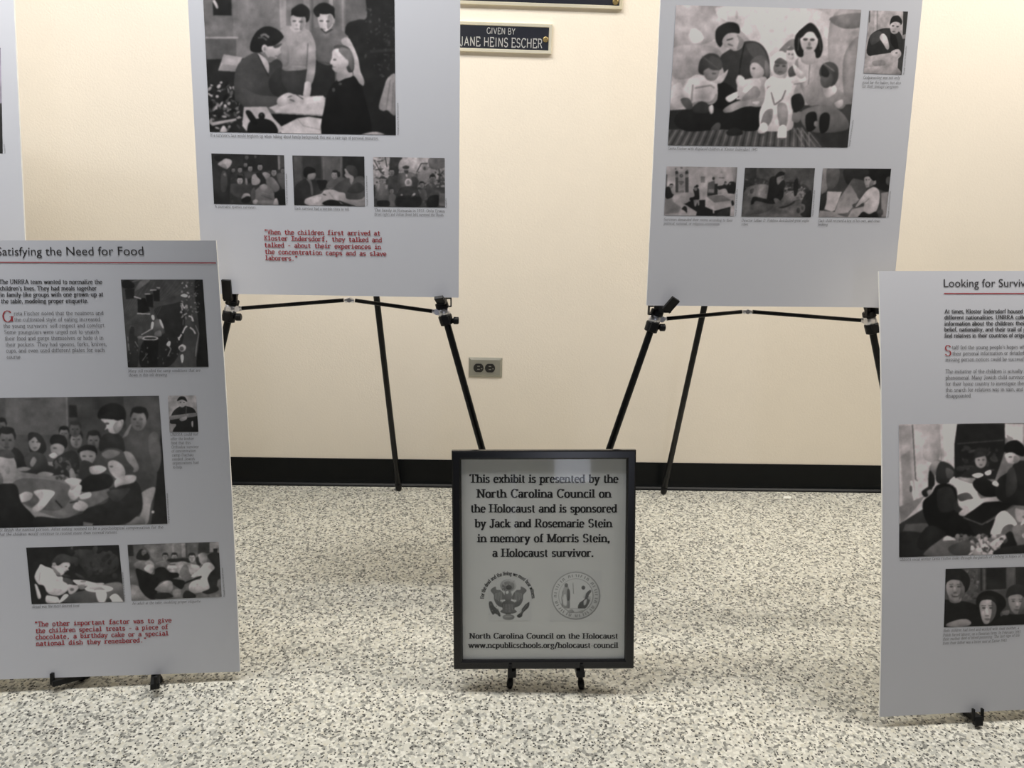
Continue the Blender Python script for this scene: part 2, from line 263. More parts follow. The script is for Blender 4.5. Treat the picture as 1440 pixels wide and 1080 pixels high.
# ---------------------------------------------------------------- printed photographs (drawn as grey tone maps)
class Pic:
    def __init__(s, quad, wmm, hmm, dens, bg, seed=1):
        s.w = max(24, int(wmm*dens)); s.h = max(24, int(hmm*dens)); s.S = 2
        W2, H2 = s.w*s.S, s.h*s.S
        s.a = np.full((H2, W2), float(bg), np.float32)
        # homography from drawing coordinates to the canvas
        dst = [(0, 0), (W2, 0), (W2, H2), (0, H2)]
        A = []; b = []
        for (x, y), (X, Y) in zip(quad, dst):
            A.append([x, y, 1, 0, 0, 0, -x*X, -y*X]); b.append(X)
            A.append([0, 0, 0, x, y, 1, -x*Y, -y*Y]); b.append(Y)
        s.H = np.append(np.linalg.solve(np.array(A, float), np.array(b, float)), 1).reshape(3, 3)
        s.scale = W2/math.hypot(quad[1][0]-quad[0][0], quad[1][1]-quad[0][1])
        s.rng = np.random.RandomState(seed)
    def t(s, pts):
        P = np.array(pts, float).reshape(-1, 2)
        Q = np.c_[P, np.ones(len(P))] @ s.H.T
        return Q[:, :2]/Q[:, 2:]
    def fill(s, g, Q, alpha=1.0, shade=0):
        H, W = s.a.shape
        x0, y0 = np.floor(Q.min(0)).astype(int)-1; x1, y1 = np.ceil(Q.max(0)).astype(int)+2
        x0, y0 = max(0, x0), max(0, y0); x1, y1 = min(W, x1), min(H, y1)
        if x1 <= x0 or y1 <= y0: return
        X = np.arange(x0, x1)+.5
        sub = s.a[y0:y1, x0:x1]
        Y = np.arange(y0, y1)+.5
        ins = np.zeros(sub.shape, bool)
        n = len(Q)
        for i in range(n):
            (ax, ay), (bx, by) = Q[i], Q[(i+1) % n]
            if ay == by: continue
            rows = (ay > Y) != (by > Y)
            if not rows.any(): continue
            xc = ax+(Y[rows]-ay)*(bx-ax)/(by-ay)
            ins[rows] ^= (X[None, :] < xc[:, None])
        if shade and not isinstance(g, tuple) and ins.any():     # tonal roundness of the photographed forms
            th = s.rng.uniform(-.9, .9); hh, ww = sub.shape
            X2 = (np.arange(ww)/max(ww-1, 1)-.5)[None, :]; Y2 = (np.arange(hh)/max(hh-1, 1)-.5)[:, None]
            f = 1-shade*(Y2*math.cos(th)+X2*math.sin(th))*2*.5-shade*.55*((X2*2)**2+(Y2*2)**2-.7)*.5
            gy = g*f*np.ones(sub.shape)
            sub[ins] = sub[ins]*(1-alpha)+gy[ins]*alpha
        elif isinstance(g, tuple):                      # vertical tone change of the printed thing itself
            gy = np.linspace(g[0], g[1], sub.shape[0])[:, None]*np.ones(sub.shape)
            sub[ins] = sub[ins]*(1-alpha)+gy[ins]*alpha
        else:
            sub[ins] = sub[ins]*(1-alpha)+g*alpha
    def p(s, g, *pts, a=1.0):                         # straight outline
        s.fill(g, s.t(pts), a); return s
    def b(s, g, *pts, a=1.0):                         # rounded outline through the points
        P = np.array(pts, float).reshape(-1, 2); n = len(P); out = []
        for i in range(n):
            p0, p1, p2, p3 = P[i-1], P[i], P[(i+1) % n], P[(i+2) % n]
            for k in range(5):
                u = k/5
                out.append(.5*((2*p1)+(p2-p0)*u+(2*p0-5*p1+4*p2-p3)*u*u+(3*p1-p0-3*p2+p3)*u**3))
        s.fill(g, s.t(out), a, .28); return s
    def e(s, g, cx, cy, rx, ry, rot=0, a=1.0):
        th = np.linspace(0, 2*math.pi, 28, endpoint=False); c, d = math.cos(math.radians(rot)), math.sin(math.radians(rot))
        x, y = rx*np.cos(th), ry*np.sin(th)
        s.fill(g, s.t(np.c_[cx+x*c-y*d, cy+x*d+y*c]), a, .26); return s
    def l(s, g, w, *pts, a=1.0):
        P = np.array(pts, float).reshape(-1, 2)
        for q0, q1 in zip(P[:-1], P[1:]):
            d = q1-q0; L = np.hypot(*d) or 1; n = np.array([-d[1], d[0]])/L*w/2
            s.fill(g, s.t([q0+n, q1+n, q1-n, q0-n]), a)
        return s
    def face(s, cx, cy, r, skin, hair, turn=0, rot=0, feat=1):   # a small face: hair cap, face oval, eyes, nose, mouth
        s.e(hair, cx-turn*r*.2, cy-r*.38, r*.88, r*.82, rot)
        s.e(skin, cx+turn*r*.1, cy+r*.15, r*.76, r*1.0, rot)
        s.e(hair, cx-turn*r*.15, cy-r*.88, r*.74, r*.34, rot)
        if feat:
            d = skin*.52
            for k in (-1, 1): s.e(d, cx+turn*r*.3+k*r*.32, cy+r*.02, r*.16, r*.09, rot)
            s.e(skin*.78, cx+turn*r*.38, cy+r*.36, r*.12, r*.16, rot)
            s.e(skin*.6, cx+turn*r*.28, cy+r*.68, r*.26, r*.08, rot)
            s.e(skin*.72, cx-turn*r*.5, cy+r*.35, r*.2, r*.6, rot, a=.6)
        return s
    def blur(s, k):
        k = k*s.S
        r = int(max(1, round(k*2))); x = np.arange(-r, r+1); g = np.exp(-x*x/(2*k*k)); g /= g.sum()
        for ax in (0, 1):
            pad = [(r, r) if i == ax else (0, 0) for i in (0, 1)]
            z = np.pad(s.a, pad, mode='edge')
            s.a = sum(g[i]*(z[i:i+s.a.shape[0]] if ax == 0 else z[:, i:i+s.a.shape[1]]) for i in range(2*r+1))
        return s
    def mottle(s, amp, cell=6):
        H, W = s.a.shape
        n = s.rng.randn(H//cell+2, W//cell+2)
        yy = np.arange(H)/cell; xx = np.arange(W)/cell
        y0 = yy.astype(int); x0 = xx.astype(int); fy = (yy-y0)[:, None]; fx = (xx-x0)[None]
        v = (n[y0][:, x0]*(1-fy)*(1-fx)+n[y0+1][:, x0]*fy*(1-fx)+n[y0][:, x0+1]*(1-fy)*fx+n[y0+1][:, x0+1]*fy*fx)
        s.a = s.a*(1+amp*v); return s
    def specks(s, g0, g1, n, x0, y0, x1, y1, r):
        for _ in range(n):
            s.e(s.rng.uniform(g0, g1), s.rng.uniform(x0, x1), s.rng.uniform(y0, y1), r*s.rng.uniform(.4, 1.3), r*s.rng.uniform(.25, .7), s.rng.uniform(0, 180))
        return s
    def done(s, k=.7, amp=.03):
        s.mottle(amp*2.6, 40); s.mottle(amp*1.8, 16); s.mottle(amp, 4); s.blur(k*1.35)
        return np.clip(s.a.reshape(s.h, s.S, s.w, s.S).mean((1, 3)), 4, 250)

def draw_talk(c):
    c.p(90, 20,-60, 560,-60, 560,920, 20,920); c.p(101, 230,-60, 560,-60, 560,500, 230,420)
    c.p(128, 536,-60, 584,-60, 590,200, 545,200); c.p(100, 584,-60, 1000,-60, 1000,420, 584,420)
    for x, w, g in ((720,40,122),(760,16,80),(885,26,140),(930,30,92),(965,14,120)): c.l(g, w, x,-60, x+4,300)
    c.p(86, 985,-60, 1140,-60, 1130,160, 985,190)
    c.b(30, 985,190, 1070,140, 1130,120, 1140,-80, 1400,-80, 1400,1000, 820,930, 900,600, 985,420)
    c.p(46, 1150,340, 1325,330, 1325,350, 1150,362); c.specks(38,60,60,1120,60,1320,520,12)
    c.p(78, 20,260, 40,260, 60,420, 40,420); c.p(28, 88,-60, 216,-60, 220,118, 96,118); c.b(150, 92,22, 108,18, 130,62, 118,72)
    c.l(136, 12, 44,266, 262,264); c.p(78, 44,274, 250,274, 250,400, 50,420)
    c.p(32, 50,410, 330,400, 330,900, 60,900); c.p(140, 165,375, 292,395, 245,490, 128,484); c.p(118, 128,484, 160,440, 250,450, 245,490)
    c.specks(50,165,70,66,560,300,880,17); c.specks(18,30,30,60,520,320,860,20)
    c.p(150, 66,830, 250,800, 250,815, 90,850); c.b(170, 140,890, 160,850, 178,860, 186,892)
    # trousers and boys
    c.b(46, 548,450, 735,465, 722,640, 640,680, 545,650); c.b(34, 790,400, 900,430, 900,640, 745,650, 760,560)
    c.b(128, 548,205, 620,182, 700,196, 758,236, 788,330, 770,440, 725,470, 640,482, 556,470, 545,340)
    c.l(112, 10, 556,438, 720,446); c.l(108, 10, 556,460, 716,470); c.b(112, 560,300, 600,330, 600,440, 556,440)
    c.b(134, 735,255, 782,320, 785,430, 775,520, 752,575, 716,560, 726,470, 728,360); c.l(84, 6, 732,300, 722,470)
    c.b(158, 714,556, 752,566, 748,640, 730,662, 700,650, 704,610)
    c.b(140, 610,190, 700,196, 680,232, 640,228)
    c.b(90, 752,212, 830,186, 930,188, 990,240, 1003,262, 958,290, 940,340, 890,440, 820,430, 786,400, 782,300)
    c.b(150, 955,285, 1000,258, 1040,320, 1072,400, 1086,480, 1112,545, 1106,582, 1070,560, 1048,570, 1030,440, 1010,360)
    c.l(60, 10, 800,420, 890,436); c.l(66,8, 850,235, 900,205)
    c.b(28, 618,110, 640,60, 690,38, 738,70, 744,120, 722,160, 640,150); c.b(166, 618,120, 650,112, 712,125, 712,180, 690,212, 655,222, 628,195, 616,160)
    c.b(120, 690,120, 712,130, 710,180, 690,212, 676,200); c.e(70, 640,152,13,6); c.e(70, 684,156,13,6); c.e(110, 655,205,16,5); c.e(130,655,180,7,9); c.e(28, 680,88,62,38)
    c.b(28, 768,80, 800,40, 850,28, 905,60, 912,110, 900,150, 800,130); c.b(168, 798,105, 840,92, 895,110, 905,160, 880,205, 850,222, 820,205, 802,160)
    c.e(150, 902,150,12,22); c.b(122, 870,110, 895,120, 895,170, 870,205, 860,180); c.e(66, 822,150,14,6); c.e(66, 866,152,13,6); c.e(112, 838,205,18,5); c.e(28, 845,72,68,34); c.b(28, 770,92, 800,80, 812,112, 796,124)
    c.l(50, 10, 818,200, 850,230, 890,205)
    # woman writing
    c.b(54, 385,360, 300,402, 246,478, 236,620, 276,700, 540,718, 545,650, 545,520, 560,440, 520,405, 470,430, 430,380)
    c.b(40, 470,540, 545,460, 560,560, 600,640, 540,660, 480,620); c.b(66, 280,600, 400,645, 535,660, 530,716, 300,722)
    c.b(150, 392,368, 440,395, 468,440, 466,500, 440,460, 410,410); c.l(36, 7, 392,372, 466,520)
    c.b(26, 345,350, 352,280, 395,215, 455,188, 520,205, 566,250, 548,285, 500,320, 470,330, 440,350, 400,362)
    c.l(120, 15, 412,252, 440,240, 470,262, a=.8); c.l(86, 10, 395,265, 430,262, 455,280, a=.8)
    c.b(156, 440,330, 500,318, 548,300, 552,318, 545,345, 552,362, 530,380, 514,408, 480,404, 452,380)
    c.b(60, 500,320, 556,300, 540,325, 510,332); c.e(100, 524,385,16,5); c.b(104, 470,390, 515,395, 500,412, 476,410); c.e(160, 440,335,20,26); c.e(110,440,338,8,14)
    c.b(26, 500,300, 560,270, 566,250, 540,240, 490,290)
    # table, papers
    c.b(20, 480,770, 840,785, 850,830, 660,810, 540,860, 480,800)
    c.p(172, 470,728, 545,700, 720,655, 832,648, 846,662, 845,786, 515,768); c.l(120, 5, 480,735, 515,764, 840,780); c.p(182, 560,700, 720,664, 830,655, 838,690, 640,720)
    c.b(172, 528,668, 590,630, 640,640, 690,648, 712,662, 680,690, 610,700, 560,720, 528,715); c.e(100, 625,680,20,6,20); c.e(100,610,655,18,5,-20); c.l(60,6,650,640, 700,672)
    c.p(178, 530,866, 660,800, 740,788, 845,806, 965,905, 700,935, 560,905); c.l(130, 4, 660,800, 700,850, 950,905)
    c.p(156, 300,725, 452,722, 500,800, 570,872, 530,900, 330,900, 290,850)
    c.b(22, 325,860, 350,815, 420,800, 490,820, 530,880, 500,915, 340,915); c.b(20, 312,760, 345,752, 395,830, 360,840); c.e(20, 420,785,22,24); c.e(60, 418,776,7,5)
    # girl in profile
    c.b(20, 925,548, 1030,512, 1075,560, 1112,640, 1150,930, 840,930, 848,700, 880,600); c.e(60, 905,610,10,14); c.e(60, 950,570,12,9)
    c.b(140, 930,490, 1000,450, 1036,512, 980,535, 932,552)
    c.b(60, 905,325, 950,308, 1010,330, 1042,400, 1040,480, 1005,490, 985,440, 960,390)
    c.b(170, 900,345, 945,335, 985,380, 1000,440, 950,488, 915,488, 895,465, 898,445, 880,430, 893,395)
    c.b(92, 960,325, 1025,350, 1040,430, 1030,480, 1005,440, 985,400, 940,350); c.e(155, 990,430,16,26); c.e(84, 912,408,12,6); c.l(110,5, 895,458, 918,456)
    c.b(128, 1245,600, 1272,530, 1330,515, 1330,770, 1270,745, 1240,750, 1212,720); c.l(95,5,1290,540,1262,740); c.l(95,5,1312,560,1300,760)
    c.b(150, 1100,905, 1190,890, 1250,912, 1100,925)
    return c.done()

def draw_group(c):
    c.p((160,150), 60,10, 1110,10, 1110,600, 60,600); c.b(178, 330,40, 900,60, 950,300, 700,420, 480,180); c.b(150, 60,20, 300,20, 330,200, 140,260, 60,240)
    c.b(182, 180,190, 215,150, 260,190, 250,225, 200,228); c.b(138, 95,262, 240,240, 340,262, 370,330, 300,380, 110,420)
    c.b(158, 60,500, 140,440, 160,560, 60,580); c.b(136, 935,120, 1110,60, 1110,600, 960,580); c.b(98, 935,95, 1110,70, 1110,140, 1000,150); c.b(112, 1010,300, 1110,200, 1100,560, 1020,560)
    c.l(170,14, 440,45, 440,100); c.p(48, 60,590, 330,570, 1100,555, 1100,800, 60,800); c.p(36, 60,590, 200,585, 200,690, 60,690)
    c.p(70, 60,690, 560,690, 780,680, 890,790, 60,790)
    for i in range(40):
        x = 60+i*19; c.l(105 if i % 2 else 44, 7, x+10-(x-420)*-.03,692, x-20+(x-420)*.12,790)
    for i in range(6): c.l(110, 5, 740+i*22,680, 800+i*30,785)
    c.p(42, 830,690, 1100,650, 1100,800, 930,800)
    # adults
    c.b(24, 130,600, 250,560, 400,530, 560,560, 560,690, 360,690, 180,700, 110,660)
    c.b(44, 350,310, 400,265, 480,222, 560,230, 608,300, 612,420, 560,480, 440,520, 340,500, 372,400)
    c.b(66, 490,235, 555,235, 600,300, 590,330, 520,300); c.l(28, 8, 480,230, 460,330, 450,420); c.b(20,300,480, 370,440, 440,500, 400,580, 300,560)
    c.b(28, 325,200, 335,150, 395,118, 445,130, 455,175, 420,180, 380,200, 355,250, 335,235)
    c.b(150, 362,215, 390,180, 440,178, 475,215, 465,255, 430,272, 400,258, 372,245); c.l(60,7, 385,215, 420,205); c.e(84, 405,240,16,5,20); c.b(115,440,185,475,215,462,255,440,262,450,220)
    c.b(172, 380,520, 435,490, 470,480, 440,520, 400,545); c.b(120, 370,580, 440,540, 520,530, 470,570, 385,602)
    c.b(70, 300,690, 330,655, 352,660, 345,690); c.b(30, 385,700, 430,680, 470,700, 460,720, 395,722)
    c.b(132, 750,330, 800,300, 900,290, 930,330, 925,430, 880,470, 800,500, 770,420); c.b(150, 765,320, 830,310, 870,320, 850,440, 800,470); c.l(100,5,830,320,820,460); c.b(150,870,290,910,270,920,300,890,310)
    c.b(110, 665,270, 720,215, 755,215, 755,270, 700,280); c.b(140, 790,280, 850,280, 862,330, 820,345, 782,325)
    c.b(22, 748,262, 752,190, 800,140, 832,122, 860,140, 885,185, 898,250, 885,300, 862,308, 850,270, 800,262, 792,300, 765,300); c.l(58,6, 770,200, 765,270); c.l(56,6, 880,200, 886,270)
    c.b(178, 778,205, 800,172, 852,170, 872,210, 860,258, 828,284, 798,272, 782,244); c.e(64, 805,210,13,7); c.e(64, 842,212,13,7); c.e(90, 825,256,17,7); c.e(130, 826,235,7,12); c.b(24, 772,205, 800,160, 835,150, 870,170, 878,215, 866,200, 845,172, 815,172, 790,196)
    # children
    c.b(170, 142,510, 165,445, 215,400, 262,405, 330,430, 330,540, 260,560, 200,560, 195,520); c.b(182, 150,500, 170,450, 205,430, 195,530); c.l(115,9, 205,450, 198,540); c.l(120,8, 215,470, 300,455, 320,470)
    c.b(120, 195,560, 260,560, 330,540, 330,500, 300,540, 230,540); c.b(70, 140,530, 185,525, 205,575, 170,580); c.b(44, 205,570, 250,540, 290,560, 285,600, 215,600); c.b(150, 290,570, 312,560, 314,600, 298,605)
    c.b(168, 310,430, 365,395, 392,370, 385,400, 360,440, 330,445)
    c.b(48, 235,380, 245,320, 290,285, 340,295, 362,340, 350,372, 300,380, 262,400); c.b(108, 262,380, 300,360, 345,365, 335,415, 305,432, 275,420); c.b(62, 300,300, 355,320, 360,365, 330,375, 290,360); c.e(70,318,392,12,5); c.l(76,5,255,300,345,370)
    c.b(150, 440,470, 470,430, 560,410, 600,420, 605,520, 560,570, 470,545); c.b(165, 480,440, 560,420, 560,480, 500,500); c.b(172, 435,430, 450,400, 480,420, 478,465, 450,470)
    c.b(44, 455,370, 500,345, 520,400, 490,420); c.b(70, 510,330, 560,295, 605,320, 612,370, 590,410, 540,360); c.b(146, 512,345, 545,335, 582,370, 578,405, 540,418, 515,400); c.e(70,530,365,9,5); c.b(92, 590,320,615,360,608,410,590,395)
    c.b(188, 470,490, 505,455, 530,480, 520,500); c.b(120, 470,520, 530,460, 560,480, 560,510, 500,560, 470,545); c.b(130, 380,575, 450,545, 590,520, 580,560, 480,570, 400,600); c.b(170, 520,545, 560,540, 550,560)
    c.b(186, 590,440, 640,400, 720,390, 790,400, 806,430, 760,450, 742,500, 738,600, 730,690, 600,700, 565,690, 560,600, 590,520)
    c.l(130,7, 600,470, 660,430, 700,410); c.l(105,8, 622,490, 640,560, 680,530, 700,480); c.l(120,6, 742,450, 800,440); c.b(200,600,440, 680,400, 705,405, 640,450, 605,462); c.b(200,722,420, 790,400, 805,430, 740,445)
    c.b(190, 615,350, 630,300, 675,272, 710,300, 718,350, 700,410, 640,412); c.b(112, 636,350, 660,315, 705,330, 705,380, 670,400, 640,385); c.e(60,655,350,12,6); c.e(60,690,352,10,6); c.e(80,672,384,13,5); c.b(84, 640,330, 670,308, 705,328, 700,342, 655,340)
    c.b(108, 585,600, 630,580, 625,640, 595,680, 565,680); c.b(120, 655,560, 700,555, 712,610, 700,675, 668,675); c.b(205, 552,690, 575,655, 602,665, 598,700, 560,712); c.b(205, 655,730, 668,675, 698,672, 704,730, 680,742); c.l(60,5, 556,712, 590,720); c.l(60,5,660,738,702,738)
    c.b(170, 700,300, 715,250, 745,265, 750,310, 735,360, 715,350); c.b(150, 705,290, 722,262, 745,280, 742,315, 715,315); c.e(80,718,288,6,5); c.e(80,735,290,6,5); c.b(84, 705,265, 730,248, 745,262, 725,268); c.b(70,715,370, 745,350, 765,390, 720,410); c.b(180,740,340, 800,400, 780,420, 750,390)
    c.b(118, 790,480, 850,440, 900,470, 985,480, 1025,530, 1000,580, 930,570, 880,560, 820,560); c.b(170, 900,470, 960,455, 970,490, 920,520); c.b(150,960,550, 1000,530,1005,560, 980,575)
    c.b(58, 880,400, 895,345, 940,330, 978,360, 975,430, 935,460); c.b(76, 885,420, 900,395, 950,400, 945,450, 915,470, 890,455); c.b(34, 895,345, 930,380, 925,410, 890,400); c.l(120,4,905,340,960,380)
    c.b(92, 780,600, 900,560, 1000,600, 1030,690, 830,700); c.b(22, 805,620, 840,595, 865,610, 860,680, 815,700); c.b(22, 880,630, 905,600, 935,615, 925,690, 885,708); c.e(110, 862,660,12,16); c.b(100,740,600,790,600,770,650,735,645); c.b(30,730,520,780,500,800,560,745,600)
    return c.done()

def draw_baby(c):
    c.p((150,136), 1110,50, 1360,50, 1360,400, 1110,400); c.l(170,8,1178,55,1176,180); c.l(110,4,1190,55,1188,170); c.p(42, 1326,60, 1352,62, 1335,260, 1322,260); c.p(120, 1315,190, 1345,180, 1345,205, 1315,210); c.p(50, 1305,210, 1340,210, 1320,400, 1295,400); c.l(60,5,1148,58,1146,120)
    c.b(38, 1140,220, 1165,175, 1230,150, 1300,165, 1325,220, 1320,290, 1250,300, 1140,295); c.b(62, 1150,190, 1200,165, 1215,200, 1160,240); c.b(20, 1262,170, 1290,200, 1300,270, 1260,230)
    c.b(26, 1256,120, 1268,90, 1300,84, 1320,110, 1312,135, 1262,140); c.b(152, 1258,130, 1285,116, 1312,128, 1302,168, 1280,182, 1260,170); c.e(60,1272,138,7,4); c.e(60,1296,142,7,4); c.e(90,1276,168,9,4)
    c.b(158, 1200,200, 1218,178, 1240,200, 1252,250, 1240,265, 1220,235); c.b(150, 1122,335, 1150,300, 1200,290, 1260,280, 1300,262, 1316,290, 1290,320, 1220,355, 1170,362)
    c.b(164, 1262,275, 1300,262, 1312,290, 1290,310, 1268,300); c.e(80,1290,282,6,4); c.b(120, 1160,330, 1220,320, 1230,345, 1180,355); c.b(136, 1110,370, 1160,355, 1250,350, 1300,365, 1300,400, 1110,400)
    return c.done()

def draw_crowd(c):
    c.p(44, 60,100, 1360,130, 1360,1010, 60,1000); c.p(38, 620,150, 1200,160, 1200,420, 620,400); c.p(104, 1200,160, 1240,160, 1245,400, 1215,400); c.p(60,1240,160, 1320,160, 1320,380, 1245,380)
    c.specks(30,58,120,120,400,1300,950,45)
    for f in ((455,400,38,96,34),(568,395,46,112,30),(660,312,40,100,36),(742,372,50,122,28),(905,350,55,116,28),(1140,440,58,112,32),(1290,410,42,92,40),(570,575,64,122,26),(680,185,38,84,40),(825,175,26,80,40)): c.face(*f)
    c.b(60, 640,440, 720,430, 820,440, 900,430, 960,470, 780,520, 680,560); c.b(104, 660,540, 690,560, 700,640, 670,650)
    c.b(56, 420,640, 560,640, 680,650, 760,740, 680,860, 520,860, 400,760); c.b(66, 1190,480, 1300,460, 1340,560, 1340,760, 1240,650)
    c.b(40, 100,320, 220,330, 330,390, 410,470, 400,800, 380,980, 130,980); c.b(60, 260,450, 330,430, 360,600, 330,760, 250,740); c.b(92,290,470,320,450,330,510,305,500); c.b(30, 130,180, 250,150, 400,180, 430,230, 330,210, 200,260)
    c.b(132, 195,300, 270,240, 330,210, 425,240, 415,320, 350,385, 300,370, 240,340); c.b(104, 240,330, 300,300, 340,340, 340,385, 300,370)
    c.b(34, 840,470, 920,440, 1000,520, 1010,620, 900,640); c.b(136, 780,490, 830,470, 862,520, 915,580, 890,640, 820,660, 770,640, 765,560); c.e(80,790,560,10,6)
    c.b(124, 945,460, 1000,440, 1080,480, 1060,540, 1020,580, 985,530); c.b(98, 1010,580, 1100,520, 1200,620, 1240,720, 1160,780, 1050,700)
    c.b(96, 760,830, 860,720, 960,640, 1060,680, 1150,800, 1180,900, 1140,970, 830,960); c.l(120,14, 940,780, 1060,820); c.l(70,10, 930,830, 1120,900); c.b(120, 900,680, 980,640, 1040,700, 960,760); c.b(66,760,760,820,700,830,880,770,930)
    c.b(126, 595,870, 640,800, 720,800, 750,850, 690,840, 640,870, 610,890); c.b(24, 620,880, 720,860, 760,900, 700,960, 600,940)
    c.b(124, 790,920, 850,900, 885,940, 860,985, 800,980); c.b(100,900,920,1140,920,1140,990,880,990); c.b(28, 1150,820, 1260,740, 1350,760, 1350,1000, 1220,990); c.b(150, 1160,900, 1200,890, 1225,1000, 1140,1000)
    return c.done(.8)

def draw_three(c):
    c.p(62, 60,90, 1310,110, 1320,980, 90,960); c.p(74, 100,110, 230,115, 240,520, 110,560); c.p(50, 250,115, 560,120, 560,500, 250,420); c.p(80, 560,120, 920,125, 915,500, 590,530); c.l(96,18,600,130,605,520); c.l(70,8,735,125,735,330); c.l(100,16,895,130,890,460); c.p(36, 920,120, 1300,130, 1310,560, 930,470)
    c.b(28, 480,540, 560,520, 660,530, 640,640, 540,700); c.b(42, 110,660, 170,570, 300,490, 400,500, 480,530, 520,640, 540,740, 340,830, 330,950, 110,950); c.b(88, 310,500, 380,520, 410,600, 425,750, 390,760, 370,600)
    c.b(26, 265,380, 290,310, 370,295, 450,330, 462,380, 400,420, 340,440, 310,480, 270,450); c.b(122, 335,430, 400,405, 455,400, 470,440, 440,500, 400,515, 340,510)
    c.b(76, 645,640, 670,560, 740,510, 860,480, 960,490, 980,620, 870,710, 740,660); c.b(94, 650,640, 700,650, 760,640, 720,675); c.face(790,430,66,128,34,-.6)
    c.b(34, 830,400, 870,380, 885,450, 840,470); c.b(66, 780,640, 960,500, 1100,470, 1290,480, 1310,800, 1180,840, 1010,840, 960,760, 850,720); c.b(52, 1100,600, 1200,560, 1300,660, 1200,740, 1000,720)
    c.b(56, 975,320, 1020,270, 1130,290, 1180,400, 1130,490, 1060,440, 1000,380); c.b(136, 955,345, 975,330, 1040,420, 1110,470, 1080,590, 1050,560, 1040,490, 990,480, 955,440, 970,400); c.l(90,8,1240,545,1300,540)
    c.b(140, 285,850, 420,790, 560,750, 620,690, 760,680, 860,720, 960,740, 990,830, 1100,850, 1240,840, 1310,800, 1310,970, 1100,950, 980,930, 360,945); c.b(24, 580,905, 700,850, 850,870, 900,920, 1060,950, 880,950, 640,945); c.b(36, 850,860, 1000,910, 1140,960, 1000,960); c.e(70,615,765,36,12,20); c.l(100,6,690,720,800,860); c.b(158,400,830,560,800,520,880,400,910)
    return c.done(.8)

def draw_family(c):
    c.p(140, 100,120, 1340,130, 1340,990, 110,980); c.specks(70,165,220,120,130,1320,560,34); c.p(50, 400,130, 610,135, 560,300, 540,480, 380,430); c.b(150, 620,150, 1040,150, 1030,330, 840,380, 560,360); c.b(90,1060,150, 1330,150, 1330,300, 1100,330)
    for q in ((130,180,250,400),(200,330,300,430),(150,350,290,330),(320,130,350,300),(290,190,180,210),(1230,330,1250,620),(1240,440,1310,360),(1180,520,1325,525),(1160,380,1240,480),(850,390,930,240),(930,240,1040,240)): c.l(52, 18, *q)
    c.b(150,1180,400,1230,470,1220,510,1160,500); c.b(140,1270,560,1330,540,1330,620,1260,640)
    c.p(58, 110,640, 1330,640, 1330,980, 120,980); c.specks(45,85,160,120,420,1320,960,40)
    c.b(60, 370,480, 430,440, 520,450, 560,560, 520,720, 380,680); c.face(430,385,58,118,40); c.b(44,385,320,420,290,470,330,440,345)
    c.b(84, 530,470, 600,400, 700,385, 800,400, 850,480, 850,680, 560,680); c.b(60,760,480,850,480,860,640,790,640); c.e(110,675,345,40,48); c.b(58,610,300,660,275,720,285,715,325,640,330); c.b(50,640,360,710,360,700,405,660,405); c.b(150,670,420,690,430,690,470,672,460)
    c.b(128, 870,420, 940,370, 1080,350, 1100,480, 1060,560, 900,540); c.e(125,990,300,50,56); c.e(70,985,320,22,30)
    c.e(142,712,565,62,72); c.e(100,705,555,32,38); c.b(46, 540,700, 640,630, 790,630, 900,700, 900,960, 520,960); c.b(140,755,800,800,740,830,750,790,805); c.e(120,600,770,20,16)
    c.b(84, 150,700, 190,590, 260,560, 360,620, 390,820, 340,870, 190,860); c.b(122,170,700,190,600,230,580,210,700); c.face(275,520,56,118,60); c.l(40,16,220,485,350,490); c.e(116,335,640,26,38)
    c.face(430,700,46,104,44); c.b(80, 385,780, 430,750, 500,790, 500,950, 390,950); c.face(938,600,50,118,34); c.b(78, 870,690, 940,680, 1010,700, 1010,830, 930,820); c.l(120,14,880,680,920,740)
    c.face(1120,500,62,116,34); c.b(66, 1010,640, 1060,570, 1140,570, 1210,700, 1200,790, 1050,800); c.b(26, 1060,800, 1220,780, 1210,960, 1020,960); c.b(94,1050,590,1090,570,1120,640,1090,640); c.b(26,200,870,380,870,380,960,200,960); c.b(26,530,800,900,800,890,960,520,960,a=.6)
    c.p(90, 1230,740, 1330,740, 1330,960, 1220,940)
    return c.done(.8,.05)

